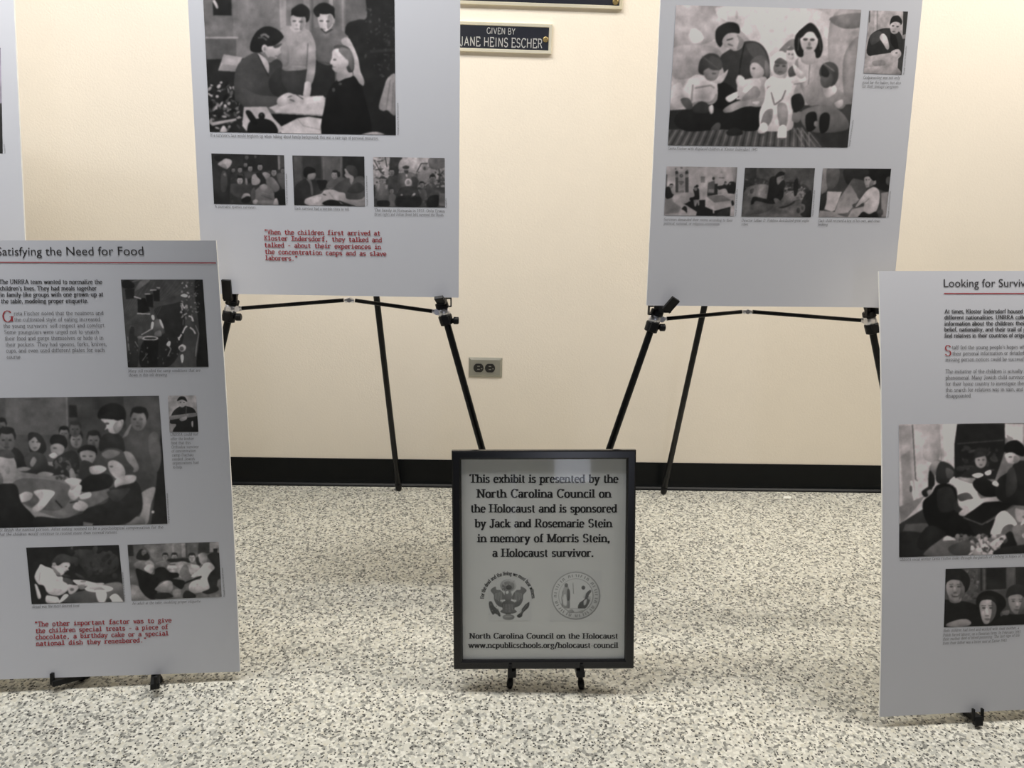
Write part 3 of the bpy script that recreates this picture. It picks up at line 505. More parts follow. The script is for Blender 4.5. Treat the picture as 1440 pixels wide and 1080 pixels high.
def draw_dorm(c):
    c.p((138,128), 90,90, 1350,110, 1350,960, 90,960); c.b(112,1240,120,1340,130,1320,420,1270,330)
    for x0, x1 in ((300,345),(465,520)): c.p(58, x0,190, x1,190, x1,545, x0,545); c.p(105, x0,240, x1,230, x1,285, x0,295); c.e(44,(x0+x1)/2,205,24,28)
    c.p(120,345,200,465,200,465,545,345,545); c.e(60,400,262,30,30); c.e(95,400,262,14,14); c.l(60,12,350,360,440,365); c.b(80,360,380,440,370,400,420); c.b(96,340,540,420,500,440,545); c.e(80,405,130,22,16); c.e(80,305,145,14,16); c.e(90,505,170,14,14)
    c.p(70, 130,240, 165,240, 150,480, 130,480); c.p(95, 725,275, 800,275, 795,380, 725,380); c.e(118,1085,200,28,22); c.l(80,16,1030,295,1120,300)
    c.p(26, 440,740, 560,690, 800,670, 800,780, 960,860, 1230,790, 1220,960, 640,960, 660,880)
    c.p(134, 700,400, 830,410, 820,640, 700,680); c.b(30, 130,640, 130,480, 200,450, 240,560, 280,600, 200,650); c.face(230,440,36,110,24)
    c.b(138, 260,600, 420,560, 600,560, 610,610, 540,690, 440,740, 280,690); c.p(104, 120,660, 240,650, 400,800, 340,900, 110,920); c.p(136, 240,640, 660,880, 640,960, 330,960, 420,820, 250,700); c.b(24, 400,830, 450,780, 490,810, 490,900, 470,880, 430,850)
    c.b(24, 600,500, 640,470, 690,480, 700,560, 690,680, 560,690, 540,640, 620,610); c.face(640,480,34,100,24); c.e(24,665,436,24,22); c.p(120,600,670,700,670,700,770,680,770,670,710,640,790,620,780)
    c.p(74, 850,380, 960,340, 970,560, 830,600); c.p(110,860,490,950,490,950,550,850,540); c.e(44,940,310,22,28); c.p(36, 960,400, 1010,400, 1010,580, 840,610, 840,560, 950,560)
    c.b(30, 1010,440, 1100,420, 1140,350, 1160,420, 1230,360, 1310,390, 1300,560, 1200,570, 1140,480, 1030,500); c.b(120,1010,540,1070,500,1080,560,1020,570); c.face(1140,390,24,104,26); c.face(1215,395,22,100,26); c.e(100,1270,490,22,24); c.b(26,1190,470,1300,430,1300,550,1210,560)
    c.b(128, 1140,570, 1280,570, 1290,620, 1180,640); c.p(142, 820,620, 960,660, 960,860, 800,790); c.p(92, 820,610, 1100,590, 1240,680, 960,720); c.p(138, 970,730, 1230,700, 1230,770, 965,860); c.b(24,1240,700,1270,680,1290,740,1260,775); c.p(130,930,840,955,840,955,910,930,900); c.p(140,1240,780,1300,770,1290,960,1220,960); c.b(40,1060,860,1200,820,1190,930,1000,930)
    return c.done(.8)

def draw_beds(c):
    c.p((70,64), 80,120, 1340,130, 1340,970, 80,970); c.p(50,140,130,350,130,340,320,130,320); c.b(46, 140,320, 350,300, 540,350, 560,420, 300,420, 130,560); c.b(40, 800,380, 1000,380, 1180,440, 1250,600, 900,560, 800,500); c.specks(40,80,60,140,320,1200,520,34)
    c.b(94, 130,560, 240,440, 530,420, 520,640, 300,620, 120,720); c.l(112,12,200,600,260,450); c.b(60,240,500,300,480,280,560,240,560); c.b(104,380,500,520,430,520,630,400,620)
    c.p(80, 90,960, 110,700, 280,620, 640,700, 980,700, 1130,660, 1250,960); c.b(70,100,800,300,680,620,740,500,880,120,930)
    c.b(96, 790,560, 960,520, 1100,540, 1140,620, 960,690, 770,720); c.b(110,1050,560,1130,530,1170,600,1080,680); c.specks(50,120,40,840,440,1150,640,26)
    c.b(28, 560,340, 600,285, 680,280, 820,360, 800,500, 780,640, 640,740, 520,700, 540,500); c.b(26, 270,650, 320,620, 540,670, 640,720, 560,740, 340,690, 290,740, 250,745)
    c.b(26, 655,300, 680,240, 750,195, 815,215, 812,250, 740,270, 690,300, 680,360); c.b(96, 680,310, 740,280, 800,262, 800,330, 760,360, 700,420); c.e(50,775,300,12,6)
    c.b(76, 630,660, 690,650, 760,700, 860,720, 880,760, 750,810, 690,790); c.b(38, 720,800, 860,760, 980,690, 960,740, 800,810)
    c.b(30, 970,400, 1020,310, 1050,400, 1040,500, 1010,600, 970,590); c.b(34, 1180,560, 1270,540, 1260,960, 1080,930, 1100,700); c.b(86, 1000,820, 1060,740, 1150,760, 1140,860, 1060,900); c.e(50,1040,850,30,46); c.e(60,1110,810,24,34)
    return c.done(.8,.05)

def draw_boy(c):
    c.p(54, 60,130, 1310,150, 1310,980, 50,980); c.b(104,130,140,270,140,230,400,200,520,110,560); c.b(74,220,140,420,150,380,420,220,480); c.p(26, 850,150, 1300,160, 1260,560, 1050,480, 840,360); c.b(36,500,170,900,170,860,340,680,320,560,420)
    c.p((92,134), 640,330, 880,380, 880,520, 680,760, 560,890, 330,900, 420,650); c.b(66, 620,420, 700,330, 880,390, 870,540, 760,660, 700,560); c.p(76,590,430,660,310,700,330,640,430)
    c.p(158, 215,530, 460,540, 340,850, 290,870, 165,830); c.b(36, 110,600, 200,560, 190,740, 130,850, 80,840); c.p(126, 80,850, 300,870, 560,900, 740,960, 60,970); c.b(80, 390,910, 560,890, 640,800, 720,760, 640,880, 560,960); c.p(130, 560,960, 640,830, 840,780, 830,880, 760,970); c.b(60,640,760,700,730,720,780,670,805)
    c.p(118, 1130,560, 1255,540, 1230,960, 1140,960); c.b(60,1050,880,1150,830,1160,920,1060,920); c.b(70,1220,310,1290,290,1280,420,1220,410)
    c.b(152, 700,770, 820,600, 900,510, 1000,460, 1080,500, 1110,600, 1090,760, 1030,880, 930,910, 830,870, 840,720, 720,790); c.l(110,10, 830,740, 930,650); c.b(26, 770,920, 830,870, 930,912, 1040,870, 1090,960, 1070,975, 760,970)
    c.b(22, 860,290, 920,255, 1020,270, 1050,330, 1020,370, 960,340, 930,290); c.b(130, 850,300, 920,285, 970,340, 1010,360, 1040,350, 1040,410, 990,430, 930,470, 880,470, 855,410, 845,370); c.b(92,960,350,1010,370,990,430,940,465,930,420); c.e(52,880,340,15,8,20); c.e(52,925,338,14,7); c.e(90,885,440,22,7); c.l(50,14,890,480,960,460,1010,440)
    return c.done(.8)

def draw_ink(c):
    c.p(44, 60,50, 1040,50, 1040,1030, 60,1030); c.b(26, 440,400, 640,330, 760,340, 760,700, 620,1000, 300,1020, 320,740, 560,640); c.b(20, 880,120, 970,60, 1040,500, 1030,1020, 900,1010, 930,640)
    for i in range(26): c.l(62, 5, 110+i*28, 420-i*9, 300+i*26, 60+(i % 5)*30, a=.5)
    for i in range(12): c.l(66, 5, 120+i*30, 560-i*6, 260+i*24, 440-i*8, a=.55)
    c.b(22, 90,90, 150,70, 215,100, 225,150, 160,165, 95,150); c.p(22, 120,170, 228,165, 222,270, 130,280); c.l(80,8,200,90,290,65); c.b(70,300,75,400,72,260,180,230,180)
    c.p(18, 260,270, 345,265, 400,410, 300,440, 262,420); c.p(20, 350,235, 432,225, 432,370, 370,360); c.p(22, 432,185, 505,175, 505,300, 440,300)
    for q in ((220,250,300,275),(340,222,402,222),(400,180,470,178),(470,152,510,156),(255,435,400,440)): c.l(118, 12, *q)
    for q in ((745,110,760,95),(790,120,805,150),(735,240,805,236),(800,205,825,215),(745,320,770,380),(770,380,795,340),(735,410,745,430),(765,450,800,430),(740,340,750,400),(800,340,800,400)): c.l(118, 14, *q)
    c.b(140,732,240,770,220,808,235,790,258); c.specks(60,110,26,730,80,860,520,15)
    for q in ((750,650,775,590),(775,590,800,570),(830,585,865,610),(865,610,890,655),(815,460,850,470),(850,470,868,520),(715,700,740,660),(705,690,715,725)): c.l(130, 17, *q)
    c.l(86,10,890,560,925,650,900,790,890,900); c.l(70,8,760,500,755,560)
    c.b(120, 705,800, 745,768, 785,790, 780,830, 745,850, 715,830); c.e(60,740,815,22,24); c.b(140, 728,890, 755,880, 760,930, 745,975, 732,940); c.b(140, 575,770, 600,735, 620,745, 612,790, 590,790); c.l(90,10,600,790,625,820,590,900)
    c.b(140, 412,460, 440,455, 446,500, 425,505); c.b(60, 440,520, 500,500, 545,590, 520,660, 440,640); c.b(150,405,600,415,530,438,535,425,605); c.b(130,500,500,520,510,550,590,535,595,510,550); c.l(110,11,420,600,350,640,300,668); c.b(80,450,640,510,620,520,680,450,680)
    c.e(120, 395,705,92,25); c.e(30, 400,704,70,13); c.p(18, 330,725, 490,725, 480,1000, 360,1000); c.b(30, 180,600, 200,570, 225,600, 222,670, 260,720, 260,1010, 150,1010, 160,720); c.l(80,9,150,690,165,840); c.l(84,8,230,740,265,800); c.l(76,8,370,870,310,950); c.e(76,290,695,34,16); c.l(60,6,170,600,180,570,220,575)
    c.specks(34,60,30,140,700,700,990,14); c.specks(60,100,30,840,120,930,420,10)
    return c.done(.6)

def draw_table(c):
    c.p(52, -300,60, 420,60, 420,460, -300,460); c.p(60, 40,80, 410,75, 410,300, 40,300); c.p(44, 415,70, 960,60, 1010,860, 415,860); c.p(54, 740,75, 960,68, 970,330, 760,300); c.p(26, 420,125, 466,125, 470,196, 422,196); c.l(70,10,408,80,412,300); c.l(44,6,160,92,250,90); c.p(40,560,80,740,80,740,150,560,150); c.p(22,960,260,1010,840,900,850,930,600)
    c.b(74, -300,560, 60,520, 200,530, 420,550, 650,620, 640,680, 480,760, 380,800, 240,760, 60,700, -300,700); c.b(60,60,660,130,560,420,600,380,740,230,740)
    c.b(34, 100,400, 180,450, 300,480, 420,520, 330,540, 200,530, 90,500)
    for f in ((10,250,44,56,26),(390,290,36,70,20),(462,325,46,78,24),(455,265,42,54,36),(565,330,48,62,26)): c.face(*f)
    c.b(30, -30,420, 40,380, 110,380, 160,450, 160,490, 60,480); c.face(46,330,64,62,24); c.b(66,-10,360,20,370,40,400,0,400)
    c.b(28, 175,300, 215,285, 260,310, 285,380, 250,420, 190,410); c.e(92, 214,345,36,52); c.b(30,180,305,225,290,260,340,240,345,215,312,182,335); c.e(50,204,340,9,5); c.e(50,232,342,9,5); c.e(62,215,376,14,5); c.b(40,150,430,200,400,270,420,290,500,180,500); c.b(84,185,470,205,430,225,450,200,490)
    c.b(24, 305,330, 330,298, 390,305, 410,350, 390,380, 320,360); c.b(90, 310,365, 350,350, 390,370, 380,410, 345,425, 315,405); c.b(120,298,420,330,405,350,425,325,440); c.e(50,335,378,12,5); c.b(30, 320,460, 400,400, 460,400, 480,480, 450,560, 360,520)
    c.specks(24,60,40,330,440,480,560,16); c.b(80,420,510,440,500,460,560,425,560)
    c.b(22, 470,390, 510,360, 570,365, 585,410, 560,430, 480,410); c.b(92, 482,405, 530,390, 575,405, 568,450, 535,480, 500,460); c.e(50,508,425,12,5); c.e(50,548,425,12,5); c.e(64,526,458,16,6); c.b(34, 480,500, 500,450, 560,470, 600,520, 540,580, 480,560)
    # standing boy
    c.b(48, 745,300, 800,240, 860,260, 900,350, 930,480, 925,610, 850,650, 790,560, 740,400); c.b(30, 600,330, 640,290, 700,290, 740,330, 740,420, 640,400, 600,390); c.b(82, 735,310, 790,225, 770,290, 750,310)
    c.b(22, 590,195, 610,140, 680,112, 745,140, 755,200, 735,225, 690,210, 640,215); c.b(122, 608,205, 650,190, 700,215, 740,210, 730,260, 700,290, 660,285, 648,262, 630,270, 640,240); c.e(50,645,232,14,6); c.b(92,690,230,735,215,728,262,700,290,680,260); c.e(112,715,235,14,20); c.b(24,600,200,660,165,740,190,700,208,640,205)
    c.b(90, 740,400, 790,410, 830,490, 800,520, 760,470); c.face(830,205,60,80,24,-.3); c.b(60, 890,300, 940,290, 960,440, 930,520, 890,400); c.b(100,840,650,925,610,900,720,880,830,820,830,850,740); c.b(76,770,800,850,790,860,840,750,836); c.e(110,912,760,9,9)
    # girl front right
    c.b(22, 480,590, 540,540, 640,530, 680,570, 640,620, 500,640); c.b(28, 660,620, 720,600, 800,570, 840,620, 850,740, 800,800, 740,835, 600,840, 500,800, 520,740, 640,700); c.b(40,640,640,720,620,780,620,700,700)
    c.b(46, 590,420, 650,375, 730,390, 760,450, 800,500, 770,530, 740,500, 690,470, 640,460); c.b(80,610,410,660,385,720,400,690,430,640,440); c.b(112, 650,460, 690,450, 735,480, 750,530, 720,560, 690,555, 655,510); c.b(108, 690,570, 740,540, 810,540, 800,580, 720,600, 690,612); c.e(56,668,486,11,5)
    c.b(118, 540,490, 600,480, 640,500, 600,530, 550,530); c.b(122, 410,650, 440,600, 490,600, 480,660, 440,690); c.b(116, 440,720, 480,690, 530,720, 500,755, 450,745); c.b(130,480,660,540,640,545,670,490,685)
    # plates and hands
    c.b(110, 390,570, 430,555, 490,565, 470,600, 430,630, 420,600); c.b(98,230,530,270,518,325,530,300,545,240,545); c.b(82,105,500,150,490,190,500,160,515,110,514)
    c.b(128, 205,640, 260,625, 330,640, 300,690, 260,740, 210,765, 195,740, 240,690); c.b(112, 95,680, 150,640, 200,650, 180,690, 110,705); c.l(24,9,335,690,375,735); c.l(30,7,420,705,470,695)
    c.b(20, -300,580, 0,590, 100,600, 130,700, 200,780, 230,860, -300,870); c.b(96, -60,470, -40,420, 40,400, 90,440, 105,510, 70,570, 0,590, -60,560); c.b(44, -70,440, -30,395, 60,390, 95,430, 60,440, 0,430); c.e(86,50,510,14,24); c.b(64,-40,520,10,530,20,590,-40,580)
    c.b(24, 220,790, 380,800, 520,770, 600,840, 560,845, 230,855); c.p(70,500,820,560,830,555,845,500,850)
    for f in ((-120,330,60,70,28),(-210,420,70,80,26)): c.face(*f)
    return c.done(.7)

def draw_officer(c):
    c.p((104,92), 990,60, 1180,60, 1190,295, 1000,295); c.b(22, 1030,165, 1075,130, 1110,130, 1165,160, 1180,290, 1035,290, 1050,240, 1012,230); c.b(100, 1060,100, 1085,85, 1110,100, 1105,125, 1085,138, 1064,125); c.b(20, 1055,100, 1070,76, 1100,76, 1115,104, 1085,92); c.e(44,1076,108,5,3); c.e(44,1096,108,5,3)
    c.b(74, 1012,190, 1060,182, 1165,170, 1170,190, 1060,205, 1015,212); c.b(92, 1070,205, 1110,190, 1110,210, 1080,220); c.b(90,1140,225,1150,220,1150,255,1142,250); c.l(48,5,1110,130,1108,180)
    return c.done(.6)

def draw_bread(c):
    c.p(22, 40,90, 1400,90, 1410,930, 40,930); c.b(36,700,200,1000,180,1300,260,1250,480,900,480); c.specks(22,40,40,600,150,1300,540,60)
    c.b(56, 560,880, 700,760, 850,720, 1100,640, 1350,620, 1390,870); c.b(70,1120,640,1330,620,1350,700,1250,740); c.b(44, 470,560, 640,560, 700,640, 620,660)
    c.b(134, 235,410, 260,372, 320,400, 420,440, 480,530, 550,540, 560,600, 620,640, 620,720, 520,790, 400,780, 340,740, 300,660, 230,640, 180,560, 190,490); c.b(150,330,560,460,600,520,680,420,720,350,680); c.l(100,9, 250,480, 240,600); c.l(96,9,340,740,480,790); c.b(112,380,710,470,690,540,720,480,770,400,770)
    c.b(128, 180,640, 215,660, 265,810, 225,835, 200,740); c.b(124, 340,790, 470,810, 510,850, 500,890, 340,890); c.l(50,9,340,785,500,810); c.b(140,560,790,610,770,630,800,540,880,500,890)
    c.b(40, 400,360, 470,260, 560,230, 660,260, 760,290, 740,340, 660,350, 560,350, 480,370); c.b(112, 410,400, 440,360, 490,390, 560,350, 640,350, 655,390, 630,420, 638,450, 600,460, 560,510, 520,525, 460,480); c.b(80,400,400,440,420,520,500,500,530,450,490); c.e(50,600,400,18,7); c.e(98,440,372,28,24); c.e(70,590,470,18,6)
    c.b(120, 620,650, 700,650, 780,660, 750,720, 700,760, 640,770); c.e(70,680,710,28,20); c.b(128, 690,590, 760,580, 860,590, 1000,620, 1100,620, 1100,650, 900,670, 780,660); c.e(66,830,603,44,8); c.b(90,760,660,840,650,850,700,790,710)
    c.e(146, 1045,700,195,48); c.e(116,1045,690,140,26); c.b(96,975,730,1010,690,1080,685,1130,715,1080,715,1020,710); c.b(146, 1010,740, 1140,740, 1130,870, 1040,880); c.b(156, 1190,820, 1250,770, 1300,780, 1370,860, 1370,880, 1220,885); c.b(34,1140,850,1190,820,1220,880,1150,880)
    return c.done(.8)

def draw_meal(c):
    c.p(62, 70,100, 1380,90, 1390,930, 70,930); c.b(74, 340,150, 860,140, 900,330, 700,340, 460,380, 380,250); c.l(92,26,700,140,705,270); c.l(96,50,840,135,850,320); c.l(36,9,885,130,890,330); c.p(30, 90,150, 160,160, 170,310, 100,310); c.p(36, 1050,130, 1200,120, 1200,270, 1040,280); c.p(104, 1200,120, 1330,112, 1330,290, 1290,250, 1200,250); c.p(24,1250,205,1310,205,1300,300,1250,290); c.b(24, 1170,300, 1340,280, 1350,640, 1300,760, 1170,700, 1180,560, 1260,460); c.p(70,1310,640,1370,600,1370,870,1280,870)
    c.b(84, 130,700, 320,760, 480,880, 150,900); c.p(60,480,780,1000,760,1000,880,480,890)
    c.b(24, 205,340, 230,250, 280,210, 340,240, 380,300, 380,350, 300,370); c.e(70,310,262,36,44); c.e(22,345,320,44,44); c.b(78, 170,420, 260,370, 340,380, 340,460, 220,490); c.b(92,320,400,400,370,450,440,380,480)
    c.b(118, 310,480, 380,420, 450,450, 430,520, 390,550); c.b(74, 470,400, 600,370, 620,440, 500,450); c.face(598,318,46,92,26); c.face(722,320,50,98,26); c.b(28, 640,350, 770,340, 930,340, 940,390, 780,420, 640,380)
    c.b(106, 620,450, 680,400, 760,390, 850,380, 960,420, 1060,450, 1080,580, 980,640, 800,600, 660,520); c.b(72, 790,560, 840,440, 900,440, 930,540, 980,600, 880,640); c.e(60,690,425,50,10); c.e(128,690,465,70,30); c.e(120,700,515,46,16); c.b(92,850,400,960,410,920,430,860,430)
    c.face(960,330,56,100,26); c.b(24,1010,340,1060,320,1080,430,1030,420); c.face(1110,345,70,104,70); c.b(90,1040,300,1100,270,1165,310,1150,390,1100,400)
    c.b(136, 1060,500, 1130,410, 1210,400, 1270,470, 1210,540, 1170,620, 1200,700, 1190,760, 1080,640, 1090,580, 960,600, 970,560); c.b(114, 920,720, 960,660, 1080,630, 1180,680, 1200,760, 1000,820, 930,780); c.l(20,26, 860,680, 980,630, 1090,590)
    c.b(16, 200,480, 330,520, 440,560, 470,480, 580,460, 660,530, 770,540, 780,590, 700,620, 860,650, 820,760, 710,700, 620,640, 500,700, 480,880, 370,880, 260,760, 230,640); c.b(96, 470,740, 600,650, 690,660, 700,760, 640,810, 480,780); c.l(60,8,190,460,200,600); c.b(22,1180,640,1320,740,1290,800,1170,830,1100,800,1200,750); c.b(22,480,820,640,810,700,870,480,890); c.b(80,700,780,800,760,800,860,720,860); c.b(20,880,780,1000,830,1000,880,840,880)
    return c.done(.8,.05)

def draw_search(c):
    c.p((158,150), 200,70, 640,70, 640,470, 200,1010); c.p(130, 215,90, 300,90, 330,640, 240,660); c.p(112,230,300,290,260,320,640,250,660); c.l(70,9,310,85,330,460); c.l(84,8,330,460,345,470); c.l(120,5,495,85,510,330); c.p(176, 520,85, 625,82, 620,220, 600,300, 530,330); c.b(140,430,90,490,90,490,330,380,300); c.l(175,14,300,470,330,650); c.e(60,298,525,10,24)
    c.p(104, 215,650, 400,570, 330,660, 225,770); c.p(40, 215,770, 420,640, 480,860, 420,1000, 215,1010); c.p(66, 260,770, 420,760, 420,830, 240,820); c.b(30,215,830,420,850,400,1000,215,1000)
    c.p(26, 620,80, 950,75, 950,260, 880,460, 600,450, 600,215); c.l(60,6,620,215,940,190); c.p(160, 950,78, 1080,78, 1075,220, 980,190, 950,170); c.p(110, 960,150, 1010,180, 970,210); c.p(120,1075,78,1330,75,1330,400,1075,300)
    c.specks(34,52,30,640,230,900,430,26)
    # girl left
    c.b(84, 425,420, 430,365, 470,328, 515,335, 530,380, 470,420, 460,480, 430,500); c.b(112,432,360,470,330,500,345,470,390,440,400); c.b(36, 500,340, 560,350, 600,390, 600,440, 540,490, 480,480, 470,420); c.b(66,540,380,590,400,590,440,550,450); c.b(24, 425,400, 460,440, 460,500, 420,520); c.b(26, 375,540, 450,500, 420,570, 390,580); c.b(116,410,540,440,530,440,570,420,570)
    c.b(18, 440,560, 480,500, 560,490, 610,530, 630,640, 700,650, 820,760, 800,840, 600,860, 480,840, 400,740, 380,620); c.b(34,480,540,560,510,600,560,610,660,500,680); c.b(40, 590,640, 640,590, 690,630, 680,670, 620,690); c.b(26, 420,780, 540,830, 470,900, 380,950, 340,900); c.b(170,565,470,600,440,605,480,580,500)
    # papers and clothes pile
    c.b(172, 590,470, 640,450, 740,470, 760,560, 780,600, 700,670, 630,640, 620,540); c.b(64, 620,570, 690,550, 730,590, 690,600, 640,610); c.b(150, 760,600, 900,580, 900,610, 800,620, 690,710, 630,690); c.b(112,620,445,740,450,730,490,650,470)
    c.b(30, 640,440, 720,380, 760,370, 840,390, 850,450, 760,450); c.b(34, 730,310, 750,250, 800,245, 830,300, 820,330, 750,320); c.e(120, 782,330,40,52); c.b(40,735,310,770,270,825,290,800,300,760,310); c.e(60,768,325,9,5); c.e(60,800,325,9,5); c.e(70,783,360,12,5); c.b(176, 720,430, 770,415, 800,430, 760,450); c.b(178, 810,410, 850,395, 850,425, 820,430); c.b(20, 725,500, 760,450, 830,460, 880,500, 900,570, 800,575)
    c.b(28, 880,560, 900,460, 980,400, 1020,340, 1080,330, 1330,360, 1330,640, 1060,640, 940,620); c.b(46,960,420,1010,380,1030,520,960,580); c.b(18, 945,270, 960,210, 1030,190, 1085,240, 1080,300, 1030,290); c.b(150, 950,290, 1000,275, 1050,310, 1040,340, 1000,352, 965,340); c.e(70,985,305,13,6); c.b(110,1010,300,1050,310,1040,340,1010,345); c.b(176, 860,490, 880,470, 905,490, 895,510)
    c.p(20, 660,720, 800,620, 900,610, 1010,630, 880,720, 790,770); c.l(60,10,660,722,790,772,880,716,1010,640); c.p(24, 690,750, 790,780, 880,730, 860,860, 760,880); c.l(66,16,640,840,790,890,830,850)
    c.b(186, 890,710, 930,678, 970,690, 1030,770, 940,790, 930,830, 850,840, 870,770); c.b(150,1020,660,1080,670,1330,680,1330,780,1080,760,1030,740); c.b(70,930,800,1000,770,1040,850,1030,920,920,930); c.b(22, 940,860, 990,820, 1030,900, 1000,980, 920,960); c.b(92, 1000,790, 1080,780, 1200,830, 1080,930, 1030,900)
    c.b(160, 735,920, 800,870, 880,930, 900,975, 740,990); c.l(70,12,800,880,880,960); c.l(90,8,770,900,790,980); c.b(170,850,900,920,860,930,900,880,940); c.specks(40,170,60,620,840,960,985,24); c.b(170, 520,880, 550,850, 610,880, 560,920); c.b(84, 420,940, 500,890, 640,890, 640,980, 400,990); c.b(60,560,930,700,880,700,980,600,985); c.b(30,940,930,1330,900,1330,980,900,990); c.specks(60,180,30,1080,640,1320,900,34)
    for f in ((1180,300,70,140,26),(1270,420,60,130,30)): c.face(*f)
    return c.done(.7)

def draw_faces(c):
    c.p(58, 380,50, 920,50, 920,380, 380,380); c.p(66, 500,70, 560,70, 560,230, 480,230); c.specks(50,86,40,490,80,560,230,12); c.p(30, 600,70, 700,66, 700,170, 600,180); c.p(70, 706,64, 745,64, 740,160, 706,170); c.l(34,8,575,66,575,180); c.l(76,6,590,70,590,180); c.p(34,750,64,800,64,800,160,750,160); c.l(64,8,600,180,700,176); c.p(60,660,180,720,180,700,240,650,230)
    # smiling child at left
    c.b(20, 380,240, 420,228, 470,232, 530,245, 575,275, 580,360, 380,370); c.b(88, 415,200, 470,205, 468,238, 420,240)
    c.b(26, 385,140, 390,80, 440,62, 490,80, 518,120, 512,165, 490,190, 470,140, 420,130, 396,150)
    c.b(112, 398,150, 412,126, 450,122, 484,140, 490,178, 476,212, 446,232, 418,222, 402,190); c.b(80, 466,132, 490,160, 488,200, 462,224, 470,180); c.b(28, 398,140, 420,108, 470,106, 500,140, 490,160, 470,132, 425,126)
    for x in (424, 462): c.e(58, x,160,9,4.5); c.l(52,3, x-11,150, x+10,148)
    c.b(132, 436,164, 446,164, 450,186, 438,190); c.e(74, 443,190,9,3); c.b(66, 424,200, 444,206, 464,199, 458,212, 432,213); c.l(140,4, 430,204, 458,203); c.b(104, 400,350, 450,330, 500,325, 525,345, 500,362, 410,365)
    # woman in the middle, lit from the left
    c.b(20, 548,240, 568,196, 625,180, 686,210, 700,255, 670,300, 690,360, 540,360, 565,300)
    c.b(128, 566,250, 586,224, 622,222, 646,248, 648,285, 634,325, 608,350, 586,344, 572,300); c.b(70, 628,226, 652,260, 645,310, 616,346, 628,290); c.b(26, 556,240, 590,205, 640,215, 652,250, 625,228, 586,228)
    for x in (588, 624): c.e(60, x,268,9,5); c.l(54,3.5, x-12,257, x+11,256)
    c.b(148, 596,272, 606,272, 612,302, 594,308); c.e(78, 604,308,11,3.5); c.b(74, 590,324, 606,320, 622,325, 606,333); c.b(140, 576,285, 590,285, 588,310, 578,305)
    # boy at the right
    c.b(36, 700,215, 715,165, 765,148, 805,170, 806,230, 780,200, 730,205); c.b(106, 712,218, 740,198, 782,202, 800,238, 784,280, 752,300, 724,275); c.b(72, 784,206, 800,240, 782,284, 762,296, 776,250); c.b(36, 706,210, 730,178, 785,180, 802,220, 770,200, 735,202)
    for x in (737, 774): c.e(58, x,234,8,4); c.l(50,3, x-10,224, x+10,224)
    c.b(124, 750,238, 760,238, 764,258, 750,262); c.e(72, 756,262,8,3); c.b(70, 740,276, 756,273, 774,277, 756,283)
    c.b(20, 640,340, 700,300, 760,302, 920,290, 920,370, 640,370); c.b(84,682,286,716,280,712,304,686,302); c.face(860,220,46,96,30)
    return c.done(.7)

def draw_edge(c):
    c.p(120, -200,50, 20,50, 20,230, -200,230); c.b(80,-190,100,-60,90,-40,230,-190,230); c.b(150,-70,80,0,70,10,160,-60,150)
    c.face(-120,130,26,150,50); c.b(60,-30,160,10,150,10,230,-40,230)
    return c.done(.7)

def draw_eagle(c):                                    # a seal: eagle with shield, printed on the paper tone
    c.e(92, 375,300,78,62); c.e(70,375,305,60,46); c.specks(50,96,26,320,260,430,350,12); c.e(44,382,318,28,22)
    c.b(58, 205,345, 250,310, 262,340, 300,345, 335,385, 345,430, 300,440, 318,470, 320,510, 270,490, 240,440, 235,390)
    c.b(58, 552,345, 500,310, 492,340, 455,345, 420,385, 410,430, 455,440, 436,470, 436,510, 488,490, 515,440, 520,390)
    for k in (-1, 1):
        for i in range(5): c.l(96, 4, 376+k*(70+i*14),360+i*4, 376+k*(60+i*16),470-i*10)
    c.b(64, 340,395, 350,350, 385,340, 400,360, 410,400, 395,450, 350,450); c.b(120,352,362,372,350,378,372,360,380)
    c.b(50, 315,470, 345,448, 375,440, 405,448, 440,470, 430,540, 400,575, 378,600, 350,575, 325,540)
    for i in range(7): c.l(84, 4, 330+i*15,480, 338+i*12,560)
    c.b(54, 300,548, 335,525, 350,570, 310,560); c.b(54, 455,548, 420,525, 405,570, 450,560); c.b(70, 320,600, 350,580, 405,580, 435,600, 420,625, 376,632, 335,625); c.l(104,4,345,600,410,600)
    c.b(40, 190,460, 215,455, 240,500, 285,545, 298,600, 250,570, 225,580, 195,520); c.specks(36,80,16,190,470,280,580,9)
    c.b(38, 578,460, 545,480, 510,520, 500,555, 460,590, 475,610, 505,600, 520,560, 570,510); c.l(84,3,560,480,490,580); c.l(84,3,545,475,480,560)
    return c.done(.45,.0)

